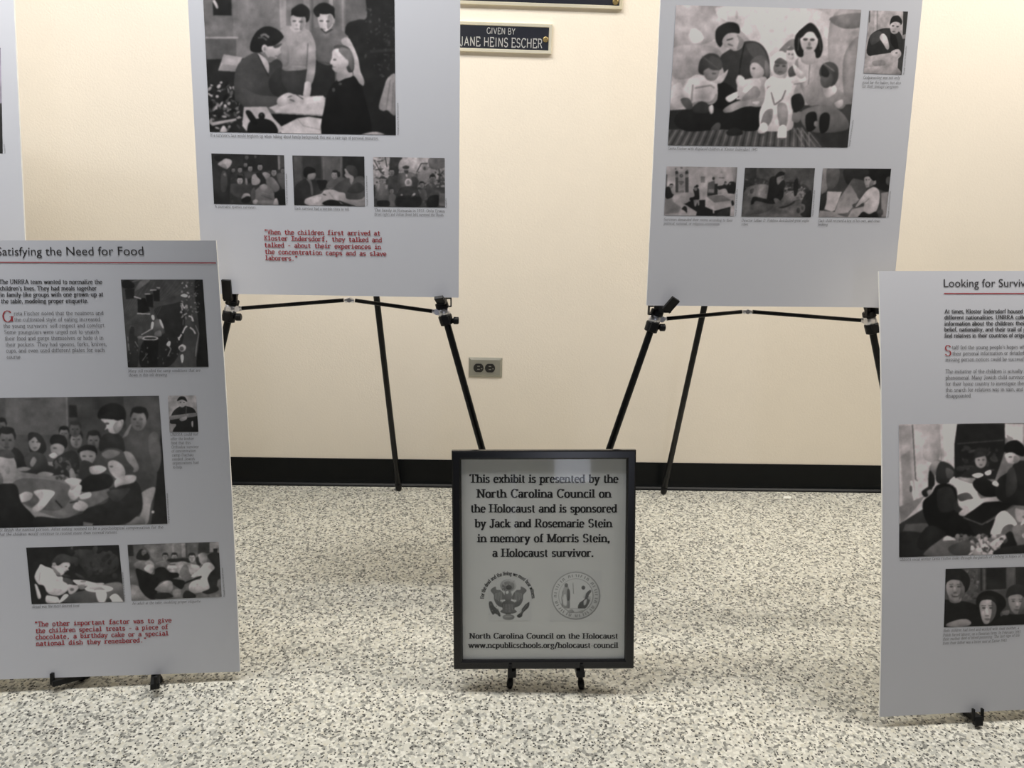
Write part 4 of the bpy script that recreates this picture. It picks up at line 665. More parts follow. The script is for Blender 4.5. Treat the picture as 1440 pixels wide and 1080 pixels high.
def draw_round(c):                                    # a round seal with two figures and a ring of lettering
    c.e(76,1028,398,236,232); c.e(112,1028,398,226,222); c.e(84,1028,398,170,168); c.e(118,1028,398,163,161)
    c.b(86, 920,300, 935,280, 950,300, 965,350, 970,500, 950,520, 890,500, 900,420, 895,360); c.b(50,945,340,968,345,970,430,945,440); c.e(60,935,296,18,20); c.b(120,910,400,930,390,940,490,905,480); c.l(64,6,905,350,890,420,900,500)
    c.l(82, 10, 1000,280, 1005,380); c.e(100,1000,275,10,8); c.l(104,5,1010,380,1060,385); c.b(132,1030,420,1060,400,1060,470,1030,480)
    c.e(48, 1100,320,18,20); c.b(108,1075,350,1110,345,1130,400,1100,420); c.b(46, 1060,470, 1110,430, 1130,370, 1165,345, 1175,360, 1150,400, 1165,440, 1130,510, 1090,525, 1050,522); c.b(100,1105,450,1135,430,1125,480,1105,490); c.e(56,1165,352,12,10); c.b(90,1140,420,1170,400,1165,440)
    c.b(80, 950,545, 990,530, 1010,560, 960,565); c.b(80,1060,545,1100,540,1090,565,1050,562); c.l(96,7,920,520,1140,525)
    for i in range(60):
        th = math.radians(i*6+2); g = 64 if i % 4 else 108
        c.l(g, 7, 1028+184*math.cos(th),398+181*math.sin(th), 1028+212*math.cos(th+.03*(i % 3-1)),398+208*math.sin(th+.03*(i % 3-1)))
    return c.done(.45,.0)
PANELS = {
 'LL': {
  'pose': (-1.5262, 2.1532, 0.7893, -0.0698, 0.1745, -0.0162, 0.0, 0.0),
  'prints': [
   ('edge', [(-82.9, 623.4), (265.6, 634.6), (257.1, 377.0), (-96.5, 365.5)]),
  ],
  'texts': [
   ('credit_text', 'credit', 3.37, [
     ('Photograph archive', 264.6, 377.3, 263.0, 400.1),
   ]),
  ]},
 'BL': {
  'pose': (-0.3852, 1.9247, 0.8649, -0.013, 0.15, 0.0048, 0.0, 0.0),
  'prints': [
   ('talk', [(-270.0, 655.3), (157.1, 663.6), (157.8, 371.9), (-269.8, 371.4)]),
   ('crowd', [(-268.7, 323.3), (-101.1, 322.3), (-101.3, 209.7), (-268.0, 209.5)]),
   ('three', [(-82.0, 322.2), (84.2, 322.6), (84.2, 209.8), (-81.0, 210.0)]),
   ('family', [(104.3, 322.1), (270.4, 322.8), (271.5, 210.7), (105.4, 209.7)]),
  ],
  'texts': [
   ('caption_text', 'serif', 6.87, [
     ("If a survivor's face would brighten up when talking about family background, this was a rare sign of personal resources.", -269.0, 360.9, 118.4, 360.7),
   ]),
   ('caption_text', 'serif', 5.89, [
     ('A journalist queries survivors.', -266.5, 200.9, -169.8, 200.4),
   ]),
   ('caption_text', 'serif', 6.22, [
     ('Each survivor had a terrible story to tell.', -80.4, 199.7, 48.0, 199.6),
   ]),
   ('caption_text', 'serif', 6.22, [
     ('The family in Romania in 1937. Only Erwin', 106.2, 198.8, 270.7, 199.4),
     ('(front right) and Zoltan (front left) survived the Shoah.', 106.1, 189.2, 269.3, 190.3),
   ]),
   ('quote_text', 'type', 12.44, [
     ('"When the children first arrived at', -153.6, 141.5, 119.0, 143.4),
     ('Kloster Indersdorf, they talked and', -154.2, 127.3, 122.5, 127.8),
     ('talked - about their experiences in', -154.8, 111.6, 120.0, 111.6),
     ('the concentration camps and as slave', -154.5, 96.0, 132.4, 95.7),
     ('laborers."', -154.1, 81.2, -76.6, 81.1),
   ]),
   ('credit_text', 'credit', 3.27, [
     ('Photograph courtesy of the memorial museum', -96.6, 211.1, -96.1, 280.7),
   ]),
   ('credit_text', 'credit', 3.27, [
     ('Photograph courtesy of the memorial museum', 90.7, 210.7, 90.0, 279.5),
   ]),
   ('credit_text', 'credit', 3.27, [
     ('Photograph archive', 275.7, 209.9, 274.7, 231.2),
   ]),
   ('credit_text', 'credit', 3.27, [
     ('Photograph courtesy of the memorial museum', 164.3, 372.1, 163.8, 443.0),
   ]),
  ]},
 'BR': {
  'pose': (0.6703, 1.9107, 0.8608, 0.062, 0.1528, -0.0056, 0.0, 0.0),
  'prints': [
   ('group', [(-268.5, 670.2), (161.0, 676.2), (157.0, 373.6), (-272.0, 368.2)]),
   ('baby', [(180.2, 675.7), (272.2, 676.3), (271.7, 539.2), (179.7, 539.7)]),
   ('dorm', [(-272.2, 321.0), (-104.9, 322.7), (-105.5, 211.5), (-272.7, 210.3)]),
   ('beds', [(-86.0, 322.2), (82.1, 325.2), (81.7, 212.6), (-87.3, 211.0)]),
   ('boy', [(101.7, 325.2), (268.5, 327.6), (267.2, 215.0), (101.0, 213.4)]),
  ],
  'texts': [
   ('caption_text', 'italic', 6.22, [
     ('Greta Fischer with displaced children at Kloster Indersdorf, 1945', -271.6, 358.2, -60.1, 360.8),
   ]),
   ('caption_text', 'italic', 6.55, [
     ('Godparenting was not only', 179.6, 527.3, 268.2, 529.2),
     ('good for the babies, but also', 178.8, 516.5, 271.2, 518.1),
     ('for their teenage caregivers.', 179.2, 507.9, 268.0, 509.3),
   ]),
   ('caption_text', 'italic', 6.22, [
     ('Survivors demanded their rooms according to their', -273.1, 198.3, -108.3, 198.9),
     ('political, national, or religious orientation.', -272.6, 188.8, -137.6, 189.7),
   ]),
   ('caption_text', 'italic', 6.22, [
     ('Director Lillian D. Robbins distributed great night', -86.6, 199.3, 78.0, 201.7),
     ('robes.', -86.0, 190.2, -68.6, 190.4),
   ]),
   ('caption_text', 'italic', 6.22, [
     ('Each child received a box of his own, and clean', 100.1, 201.6, 252.9, 203.8),
     ('bedding.', 100.9, 192.9, 126.3, 193.3),
   ]),
   ('credit_text', 'credit', 3.27, [
     ('Photograph courtesy of the museum archive', -100.1, 211.6, -100.7, 273.0),
   ]),
   ('credit_text', 'credit', 3.27, [
     ('Photograph courtesy of the museum archive', 87.1, 214.0, 86.5, 274.7),
   ]),
   ('credit_text', 'credit', 3.27, [
     ('Photograph courtesy of the museum archive', 273.7, 215.2, 272.9, 276.3),
   ]),
   ('credit_text', 'credit', 3.27, [
     ('Photograph courtesy of the museum archive', 162.3, 375.4, 165.8, 435.4),
   ]),
   ('credit_text', 'credit', 3.27, [
     ('Photograph courtesy of the museum archive', 278.1, 539.4, 277.5, 602.3),
   ]),
  ]},
 'FL': {
  'pose': (-0.9359, 1.5868, 0.031, -0.0618, 0.2459, 0.016, 0.0528, -0.009),
  'rule': (-186.0, 950.9, 346.8, 953.0),
  'prints': [
   ('ink', [(120.9, 915.4), (313.4, 917.5), (314.1, 727.1), (126.1, 721.5)]),
   ('table', [(-290.9, 640.1), (195.0, 659.1), (200.0, 362.7), (-271.2, 343.8)]),
   ('officer', [(215.7, 659.6), (281.1, 662.0), (281.7, 579.0), (215.0, 577.2)]),
   ('bread', [(-122.4, 302.5), (87.3, 311.1), (95.8, 176.8), (-110.3, 172.3)]),
   ('meal', [(106.9, 311.7), (314.6, 321.1), (315.8, 187.5), (112.1, 179.2)]),
  ],
  'texts': [
   ('title_text', 'sans', 18.89, [
     ('Satisfying the Need for Food', -181.8, 966.0, 179.1, 968.8),
   ]),
   ('intro_text', 'bold', 9.45, [
     ('The UNRRA team wanted to normalize the', -178.1, 903.0, 75.6, 905.6),
     ("children's lives. They had meals together", -176.8, 888.2, 61.3, 891.3),
     ('in family-like groups with one grown-up at', -175.9, 873.8, 76.4, 878.5),
     ('the table, modeling proper etiquette.', -174.2, 859.4, 39.9, 863.4),
   ]),
   ('drop_cap', 'red', 24.46, [
     ('G', -172.7, 817.2, -145.8, 818.4),
   ]),
   ('body_text', 'serif', 8.77, [
     ('reta Fischer noted that the neatness and', -143.4, 832.5, 74.8, 837.4),
     ('the cultivated style of eating increased', -142.6, 818.8, 66.1, 823.4),
     ("the young survivors' self-respect and comfort.", -169.7, 804.2, 78.0, 810.1),
     ('Some youngsters were urged not to snatch', -168.0, 790.1, 61.9, 795.5),
     ('their food and gorge themselves or hide it in', -167.0, 776.0, 71.8, 782.5),
     ('their pockets. They had spoons, forks, knives,', -165.3, 761.9, 78.9, 768.7),
     ('cups, and even used different plates for each', -164.4, 748.2, 73.1, 755.3),
     ('course.', -163.0, 734.0, -127.0, 735.2),
   ]),
   ('caption_text', 'italic', 6.41, [
     ('Many still recalled the camp conditions that are', 126.3, 710.4, 294.4, 716.0),
     ('shown in this ink drawing.', 126.1, 701.1, 218.2, 703.8),
   ]),
   ('caption_text', 'italic', 6.58, [
     ('The children would not finish the normal portion. After eating seemed to be a psychological compensation for the', -269.9, 336.5, 189.6, 351.4),
     ('camps. They decided that the children would continue to receive more than normal rations.', -268.9, 326.6, 85.8, 338.1),
   ]),
   ('caption_text', 'italic', 6.41, [
     ('UNRRA could not', 216.1, 568.0, 280.5, 570.8),
     ('offer the kosher', 216.3, 558.0, 270.2, 560.5),
     ('food that this', 216.6, 548.7, 262.0, 550.6),
     ('Orthodox survivor', 216.9, 539.4, 280.4, 541.8),
     ('of concentration', 217.2, 530.1, 272.9, 532.3),
     ('camp Dachau', 217.5, 520.8, 267.0, 522.8),
     ('needed. Jewish', 217.8, 511.4, 269.6, 513.5),
     ('organizations had', 218.1, 502.1, 278.0, 505.1),
     ('to help.', 218.4, 492.7, 240.8, 493.6),
   ]),
   ('caption_text', 'italic', 6.41, [
     ('Bread was the most desired food.', -109.1, 163.5, -3.5, 165.2),
   ]),
   ('caption_text', 'italic', 6.41, [
     ('An adult at the table, modeling proper etiquette.', 113.0, 169.3, 269.0, 174.2),
   ]),
   ('quote_text', 'type', 12.48, [
     ('"The other important factor was to give', -104.2, 120.2, 200.1, 126.3),
     ('the children special treats - a piece of', -102.2, 105.0, 191.8, 110.1),
     ('chocolate, a birthday cake or a special', -101.8, 90.5, 192.4, 94.5),
     ('national dish they remembered."', -100.3, 75.3, 143.3, 79.1),
   ]),
   ('credit_text', 'credit', 3.37, [
     ('Photograph courtesy of the memorial museum', 98.2, 177.6, 95.1, 247.1),
   ]),
   ('credit_text', 'credit', 3.37, [
     ('Photograph courtesy of the memorial museum', 323.3, 187.4, 321.6, 258.4),
   ]),
   ('credit_text', 'credit', 3.37, [
     ('Photograph courtesy of the memorial museum', 204.6, 363.5, 204.0, 434.7),
   ]),
  ]},
 'FR': {
  'pose': (1.2337, 1.5003, 0.0269, 0.0509, 0.3074, 0.0079, 0.0073, 0.0131),
  'rule': (-202.4, 949.4, 57.9, 948.7),
  'prints': [
   ('search', [(-311.6, 658.6), (61.9, 657.9), (69.7, 363.4), (-310.8, 361.8)]),
   ('faces', [(-202.0, 332.7), (32.4, 332.5), (36.8, 199.4), (-203.6, 199.8)]),
  ],
  'texts': [
   ('title_text', 'sans', 18.22, [
     ('Looking for Survivors', -202.3, 964.0, 20.2, 963.9),
   ]),
   ('intro_text', 'bold', 9.11, [
     ('At times, Kloster Indersdorf housed seventeen', -202.1, 905.0, 33.2, 904.7),
     ('different nationalities. UNRRA collected all', -202.8, 891.4, 22.8, 891.1),
     ('information about the children: their names,', -203.1, 877.8, 26.0, 877.7),
     ('belief, nationality, and their trail of persecution to', -203.3, 864.5, 53.0, 863.9),
     ('find relatives in their countries of origin.', -203.6, 850.9, -11.7, 850.8),
   ]),
   ('drop_cap', 'red', 23.61, [
     ('S', -204.4, 810.1, -188.3, 810.0),
   ]),
   ('body_text', 'serif', 8.77, [
     ("taff fed the young people's hopes when taking", -186.7, 824.6, 26.9, 824.9),
     ('their personal information or detailed', -185.9, 811.0, -19.0, 811.5),
     ('missing person notices could be successful.', -202.2, 797.5, -9.0, 797.8),
     ('The initiative of the children is actually to be', -202.3, 771.0, 2.6, 770.6),
     ('phenomenal. Many Jewish child survivors set', -202.5, 757.1, 0.8, 757.0),
     ('for their home country to investigate there, but', -202.6, 743.5, 7.5, 743.2),
     ('this search for relatives was in vain, and they', -202.8, 729.9, 0.6, 730.0),
     ('disappointed.', -202.9, 717.0, -142.4, 716.7),
   ]),
   ('caption_text', 'italic', 6.07, [
     ('UNRRA social worker Greta Fischer looks through the parcels of clothing in hopes of finding something.', -310.1, 353.3, 38.6, 354.9),
   ]),
   ('caption_text', 'italic', 6.41, [
     ('Both children had lived and worked with their mother, a', -204.8, 189.0, -24.8, 189.7),
     ('Polish forced laborer, on a Bavarian farm. In February 1945', -205.5, 179.0, -21.1, 180.0),
     ('their mother died of blood poisoning. The last sign of life', -205.7, 170.0, -22.7, 172.3),
     ('from their father was a letter sent at Easter 1943.', -205.5, 160.5, -52.3, 161.5),
   ]),
  ]},
}

# ================================================================ the room
def grid_obj(name, corners, nx, ny, material, kind):
    a, b_, c_, d_ = [Vector(p) for p in corners]; V = []; F = []
    for j in range(ny+1):
        for i in range(nx+1):
            u, v = i/nx, j/ny; V.append(a*(1-u)*(1-v)+b_*u*(1-v)+c_*u*v+d_*(1-u)*v)
    for j in range(ny):
        for i in range(nx):
            k = j*(nx+1)+i; F.append((k, k+1, k+nx+2, k+nx+1))
    me = bpy.data.meshes.new(name); me.from_pydata(V, [], F); return link(name, me, material, kind=kind)
X0, X1 = -4.0, 4.2
bm = bmesh.new(); box(bm, ((X0+X1)/2, (WALL_Y+.12-5)/2, -.05), (1, 0, 0), (0, 1, 0), (0, 0, 1), (X1-X0)/2, (WALL_Y+.12+5)/2, .05)
link('floor', from_bm('floor', bm), M['floor'], kind='structure')
bm = bmesh.new(); box(bm, ((X0+X1)/2, WALL_Y+.06, 1.4), (1, 0, 0), (0, 1, 0), (0, 0, 1), (X1-X0)/2, .06, 1.4)
link('wall_back', from_bm('wall_back', bm), M['wall'], kind='structure')
# cove base: flat face with a rounded toe running out over the floor
prof = [(0, .1016), (-.0030, .1016), (-.0036, .1000), (-.0036, .024), (-.0046, .016), (-.0080, .009), (-.0140, .0045), (-.0175, .0030), (-.0178, .0), (0, 0)]
bm = bmesh.new(); xs = [X0, X1]
rows = [[bm.verts.new((x, WALL_Y+y, z)) for y, z in prof] for x in xs]
for k in range(len(prof)):
    q = (k+1) % len(prof); bm.faces.new((rows[0][k], rows[1][k], rows[1][q], rows[0][q]))
bm.faces.new(rows[0]); bm.faces.new(rows[1][::-1]); bmesh.ops.recalc_face_normals(bm, faces=bm.faces)
link('baseboard_back', from_bm('baseboard_back', bm), M['base'], kind='structure')

# ---------------------------------------------------------------- wall outlet
t = thing('wall_outlet', 'steel double power outlet on the cream wall above the black baseboard', 'outlet', (-.020, WALL_Y, .450))
bm = bmesh.new(); cx, cz = -.020, .450; prev = None
for hx, hz, y in ((.0572, .035, 0), (.0572, .035, -.0015), (.0500, .0278, -.0052), (.0475, .0255, -.0055)):
    r = [bm.verts.new((cx+sx*hx, WALL_Y+y, cz+sz*hz)) for sx, sz in ((-1, -1), (1, -1), (1, 1), (-1, 1))]
    if prev:
        for k in range(4): bm.faces.new((prev[k], prev[(k+1) % 4], r[(k+1) % 4], r[k]))
    prev = r
bm.faces.new(prev); link('cover_plate', from_bm('cover_plate', bm), M['steel'], t)
for sx in (-1, 1):
    bm = bmesh.new(); px_ = cx+sx*.0195-.004; ring = []
    for k in range(28):
        a = 2*pi*k/28; ring.append((px_+.0172*cos(a)*1.0, cz+max(-.0150, min(.0150, .0172*sin(a)))-.001))
    f0 = [bm.verts.new((x, WALL_Y-.0050, z)) for x, z in ring]; f1 = [bm.verts.new((x, WALL_Y-.0078, z)) for x, z in ring]
    for k in range(28): bm.faces.new((f0[k], f0[(k+1) % 28], f1[(k+1) % 28], f1[k]))
    bm.faces.new(f1); bmesh.ops.recalc_face_normals(bm, faces=bm.faces)
    rc = link('receptacle', from_bm('receptacle', bm), M['recept'], t, label='dark round receptacle')
    bm = bmesh.new()
    for dz in (-.0055, .0055): box(bm, (px_, WALL_Y-.0080, cz+dz), (1, 0, 0), (0, 1, 0), (0, 0, 1), .0042, .0003, .0011)
    box(bm, (px_+.0105, WALL_Y-.0080, cz-.003), (1, 0, 0), (0, 1, 0), (0, 0, 1), .0022, .0004, .0012)
    link('contact_slots', from_bm('contact_slots', bm), M['steel'], rc)
link('screw', tube_me('screw', [(cx-.004, WALL_Y-.005, cz), (cx-.004, WALL_Y-.0066, cz)], [.0028, .0024], 12), M['steel'], t)

# ---------------------------------------------------------------- plaques
def plaque(name, label, x0, x1, z0, z1, tilt, lines, rosettes, edge=.0105):
    t = thing(name, label, 'plaque', ((x0+x1)/2, WALL_Y, z0), 'memorial plaques on the wall')
    cx, cz = (x0+x1)/2, (z0+z1)/2; ca, sa = cos(tilt), sin(tilt)
    ax, az = Vector((ca, 0, sa)), Vector((-sa, 0, ca)); C = Vector((cx, WALL_Y, cz)); N = Vector((0, -1, 0))
    hx, hz = (x1-x0)/2, (z1-z0)/2
    bm = bmesh.new(); prev = None                                    # the metal surround with a stepped section
    for ox, n in ((0, 0), (0, .008), (.0015, .0095), (edge-.002, .0095), (edge, .0075)):
        r = [bm.verts.new(C+ax*sx*(hx-ox)+az*sz*(hz-ox)+N*n) for sx, sz in ((-1, -1), (1, -1), (1, 1), (-1, 1))]
        if prev:
            for k in range(4): bm.faces.new((prev[k], prev[(k+1) % 4], r[(k+1) % 4], r[k]))
        prev = r
    link('metal_surround', from_bm('metal_surround', bm), M['gold'], t)
    bm = bmesh.new(); box(bm, C+N*.0045, ax, az, N, hx-edge+.001, hz-edge+.001, .0035); link('face_plate', from_bm('face_plate', bm), M['plaque'], t)
    for s, xa, xb, z, cap in lines:
        q = line_quads(s, 'caps', cap*1000, xa*1000, z*1000, xb*1000, z*1000)
        link('engraved_text', quads_mesh('engraved_text', q, lambda x, y: Vector((cx, WALL_Y, cz))+ax*(x-cx)+az*(y-cz)+N*.0085), M['silver_text'], t)
    for rx, rz, rr in rosettes:
        c0 = Vector((cx, WALL_Y, cz))+ax*(rx-cx)+az*(rz-cz)
        bm = bmesh.new(); tube(bm, [c0+N*.007, c0+N*.0095, c0+N*.0105], [rr, rr, rr*.7], 16)
        for k in range(6): a = k*pi/3; tube(bm, [c0+ax*cos(a)*rr*.6+az*sin(a)*rr*.6+N*.009, c0+ax*cos(a)*rr*.6+az*sin(a)*rr*.6+N*.0118], [rr*.3, rr*.2], 8)
        link('rosette', from_bm('rosette', bm), M['gold_text'], t)
    return t
plaque('memorial_plaque', 'small black plaque lettered GIVEN BY, between the two tall easels', -.163, .1665, 1.449, 1.5325, -.006,
       [("GIVEN BY", -.030, .056, 1.5005, .0165), ("JANE HEINS ESCHER", -.109, .139, 1.4655, .0245)], [(.1475, 1.4895, .008), (-.144, 1.4895, .008)])
plaque('memorial_plaque', 'large black plaque at the top edge, above the GIVEN BY plaque', -.373, .3735, 1.5785, 1.98, -.006, [], [(.352, 1.599, .009), (-.352, 1.599, .009)])

# ---------------------------------------------------------------- printed photographs
DRAW = dict(talk=('draw_talk', [(26, -46), (1316.5, -30), (1328, 912), (72, 890)], 86), crowd=('draw_crowd', [(85, 125), (1308, 155), (1345, 998), (135, 968)], 0),
    three=('draw_three', [(75, 105), (1288, 125), (1305, 962), (105, 940)], 0), family=('draw_family', [(112, 130), (1325, 145), (1325, 978), (135, 965)], 0),
    group=('draw_group', [(117, 27), (1103, 52), (1030, 786), (72, 774)], 0), baby=('draw_baby', [(1146, 55), (1352, 62), (1318, 398), (1115, 390)], 0),
    dorm=('draw_dorm', [(155, 105), (1335, 122), (1288, 950), (100, 943)], 0), beds=('draw_beds', [(155, 130), (1330, 140), (1250, 962), (90, 952)], 0),
    boy=('draw_boy', [(145, 145), (1300, 160), (1215, 968), (65, 958)], 0), ink=('draw_ink', [(75, 65), (970, 65), (1028, 1012), (152, 1022)], 0),
    table=('draw_table', [(-272, 87.5), (947, 70), (998, 832), (-235, 863)], 0), officer=('draw_officer', [(1000, 70), (1168, 68), (1182, 285), (1010, 285)], 0),
    bread=('draw_bread', [(65, 150), (1318, 108), (1392, 873), (140, 908)], 0), meal=('draw_meal', [(85, 155), (1322, 112), (1365, 868), (145, 912)], 0),
    search=('draw_search', [(215, 82), (1320, 70), (1330, 965), (218, 1000)], 0), faces=('draw_faces', [(395, 72), (895, 58), (895, 350), (386, 368)], 0),
    edge=('draw_edge', [(-190, 66), (-1, 67), (2, 216), (-186, 214)], 0),
    eagle=('draw_eagle', [(180, 225), (600, 225), (600, 640), (180, 640)], 0), round=('draw_round', [(780, 155), (1275, 155), (1275, 640), (780, 640)], 0))
TINT = {'edge': (1.0, .92, 1.12)}
def photo_mesh(name, key, quad, white, place, bg, alb):
    """a fine sheet whose every point carries the printed ink tone; quad in millimetres, clockwise from top left"""
    fn, dq, _ = DRAW[key]; q = np.array(quad, float)
    w = np.linalg.norm(q[1]-q[0]); h = np.linalg.norm(q[3]-q[0]); dens = .82 if w > 300 else (1.05 if w > 140 else 1.5)
    c = Pic(dq, w, h, dens, bg, len(key)*7+ord(key[0])); g = globals()[fn](c)
    H, W = g.shape
    u = np.linspace(0, 1, W+1); v = np.linspace(0, 1, H+1); uu, vv = np.meshgrid(u, v)
    P = (q[0]*((1-uu)*(1-vv))[..., None]+q[1]*(uu*(1-vv))[..., None]+q[2]*(uu*vv)[..., None]+q[3]*((1-uu)*vv)[..., None])/1000
    co = place(P[..., 0].ravel(), P[..., 1].ravel())
    idx = np.arange((W+1)*(H+1)).reshape(H+1, W+1)
    F = np.stack([idx[1:, :-1], idx[1:, 1:], idx[:-1, 1:], idx[:-1, :-1]], -1).reshape(-1, 4)
    me = bpy.data.meshes.new(name); me.vertices.add(len(co)); me.vertices.foreach_set('co', co.astype(np.float32).ravel())
    me.loops.add(F.size); me.loops.foreach_set('vertex_index', F.astype(np.int32).ravel())
    me.polygons.add(len(F)); me.polygons.foreach_set('loop_start', np.arange(0, F.size, 4, dtype=np.int32)); me.update(calc_edges=True)
    gp = np.pad(g, 1, mode='edge'); gv = (gp[:-1, :-1]+gp[1:, :-1]+gp[:-1, 1:]+gp[1:, 1:])/4
    def L(x): x = np.clip(x/255, 0, 1); return np.where(x <= .04045, x/12.92, ((x+.055)/1.055)**2.4)
    base = L(gv)/float(L(np.array(white)))*alb
    k = np.clip((gv-40)/110, 0, 1)
    t_ = TINT.get(key, (1.06, .97, 1.0)); rgb = np.stack([base*(1+(t_[0]-1)*k), base*(1+(t_[1]-1)*k), base*(1+(t_[2]-1)*k), np.ones_like(base)], -1)
    if white == 110: rgb[..., :3] = base[..., None]
    rgb = np.clip(rgb, 0.006, .9)
    at_ = me.color_attributes.new('ink', 'FLOAT_COLOR', 'POINT'); at_.data.foreach_set('color', rgb.astype(np.float32).ravel())
    return me

# ---------------------------------------------------------------- exhibit panels
WHITE = dict(LL=190, BL=184, BR=176, FL=118, FR=150)
PLABEL = dict(LL='tall grey exhibit panel cut off by the left edge of the view',
    BL='grey exhibit panel on the easel left of the wall outlet, red quote below four photographs',
    BR='grey exhibit panel right of the plaques, with a large photo of seated adults and children',
    FL='exhibit panel low on the floor headed Satisfying the Need for Food',
    FR='exhibit panel low on the floor at right headed Looking for Survivors')
def np_place(pl, n):
    o, ex, ey, nn = [np.array(v) for v in (pl.o, pl.ex, pl.ey, pl.n)]
    def f(x, y):
        s = n+pl.tw*(x/.35)*(2*y-1)+pl.bow*4*y*(1-y)
        return o+x[:, None]*ex+y[:, None]*ey+s[:, None]*nn
    return f
PSIZE = dict(LL=(.3045, .87), BL=(.3045, .87), BR=(.3045, .87), FL=(.35, 1.0), FR=(.35, 1.0))
PL = {}
for key, d in PANELS.items():
    pl = PL[key] = Plane(d['pose']); (W2, HT), TH = PSIZE[key], .005
    t = thing('exhibit_panel', PLABEL[key], 'display panel', pl.o, 'exhibit panels' )
    NX, NY = 28, 44; V = []; F = []; mi = []
    for side in (0, -TH):
        for j in range(NY+1):
            for i in range(NX+1): V.append(pl.at(-W2+2*W2*i/NX, HT*j/NY, side))
    K = (NX+1)*(NY+1)
    for j in range(NY):
        for i in range(NX):
            k = j*(NX+1)+i; F.append((k, k+1, k+NX+2, k+NX+1)); mi.append(0); F.append((K+k, K+k+NX+1, K+k+NX+2, K+k+1)); mi.append(1)
    rim = [i for i in range(NX)]+[j*(NX+1)+NX for j in range(NY)]+[NY*(NX+1)+i for i in range(NX, 0, -1)]+[j*(NX+1) for j in range(NY, 0, -1)]
    for a, b_ in zip(rim, rim[1:]+rim[:1]): F.append((b_, a, K+a, K+b_)); mi.append(1)
    me = bpy.data.meshes.new('foam_board'); me.from_pydata(V, [], F); me.update()
    ob = link('foam_board', me, [M['board'], M['foam']], t)
    for p, k in zip(me.polygons, mi): p.material_index = k
    if 'rule' in d:
        x0, y0, x1, y1 = d['rule']; n = 8; Q = []
        for i in range(n):
            a = (x0+(x1-x0)*i/n, y0+(y1-y0)*i/n); b_ = (x0+(x1-x0)*(i+1)/n, y0+(y1-y0)*(i+1)/n); Q.append([(a[0], a[1]-1.1), (b_[0], b_[1]-1.1), (b_[0], b_[1]+1.1), (a[0], a[1]+1.1)])
        Q = np.array(Q); Q[..., 0] = np.clip(Q[..., 0], -349, 349)
        link('red_rule', quads_mesh('red_rule', Q, lambda x, y: pl.at(x, y, .0007)), M['red'], t)
    for pk, quad in d['prints']:
        if pk == 'talk': quad = [(-270.0, 675), (157.1, 675), quad[2], quad[3]]
        link('photo_print', photo_mesh('photo_print', pk, quad, WHITE[key], np_place(pl, .0004), 90, .78), M['photo'], t)
    for nm, style, cap, lines in d['texts']:
        ink = M['red'] if style in ('type', 'red') else (M['ink'] if style in ('sans', 'bold') else M['grey'])
        if style == 'sans':
            s, x0, y0, x1, y1 = lines[0]
            link(nm, sans_mesh(nm, s, x0, y0, x1, y1, cap, lambda x, y: pl.at(x, y, .0007)), ink, t); continue
        st = style; cap = cap*(.88 if style == 'type' else 1)
        Q = np.concatenate([line_quads(s, st, cap, x0, y0, x1, y1) for s, x0, y0, x1, y1 in lines])
        link(nm, quads_mesh(nm, Q, lambda x, y: pl.at(x, y, .0007)), ink, t)

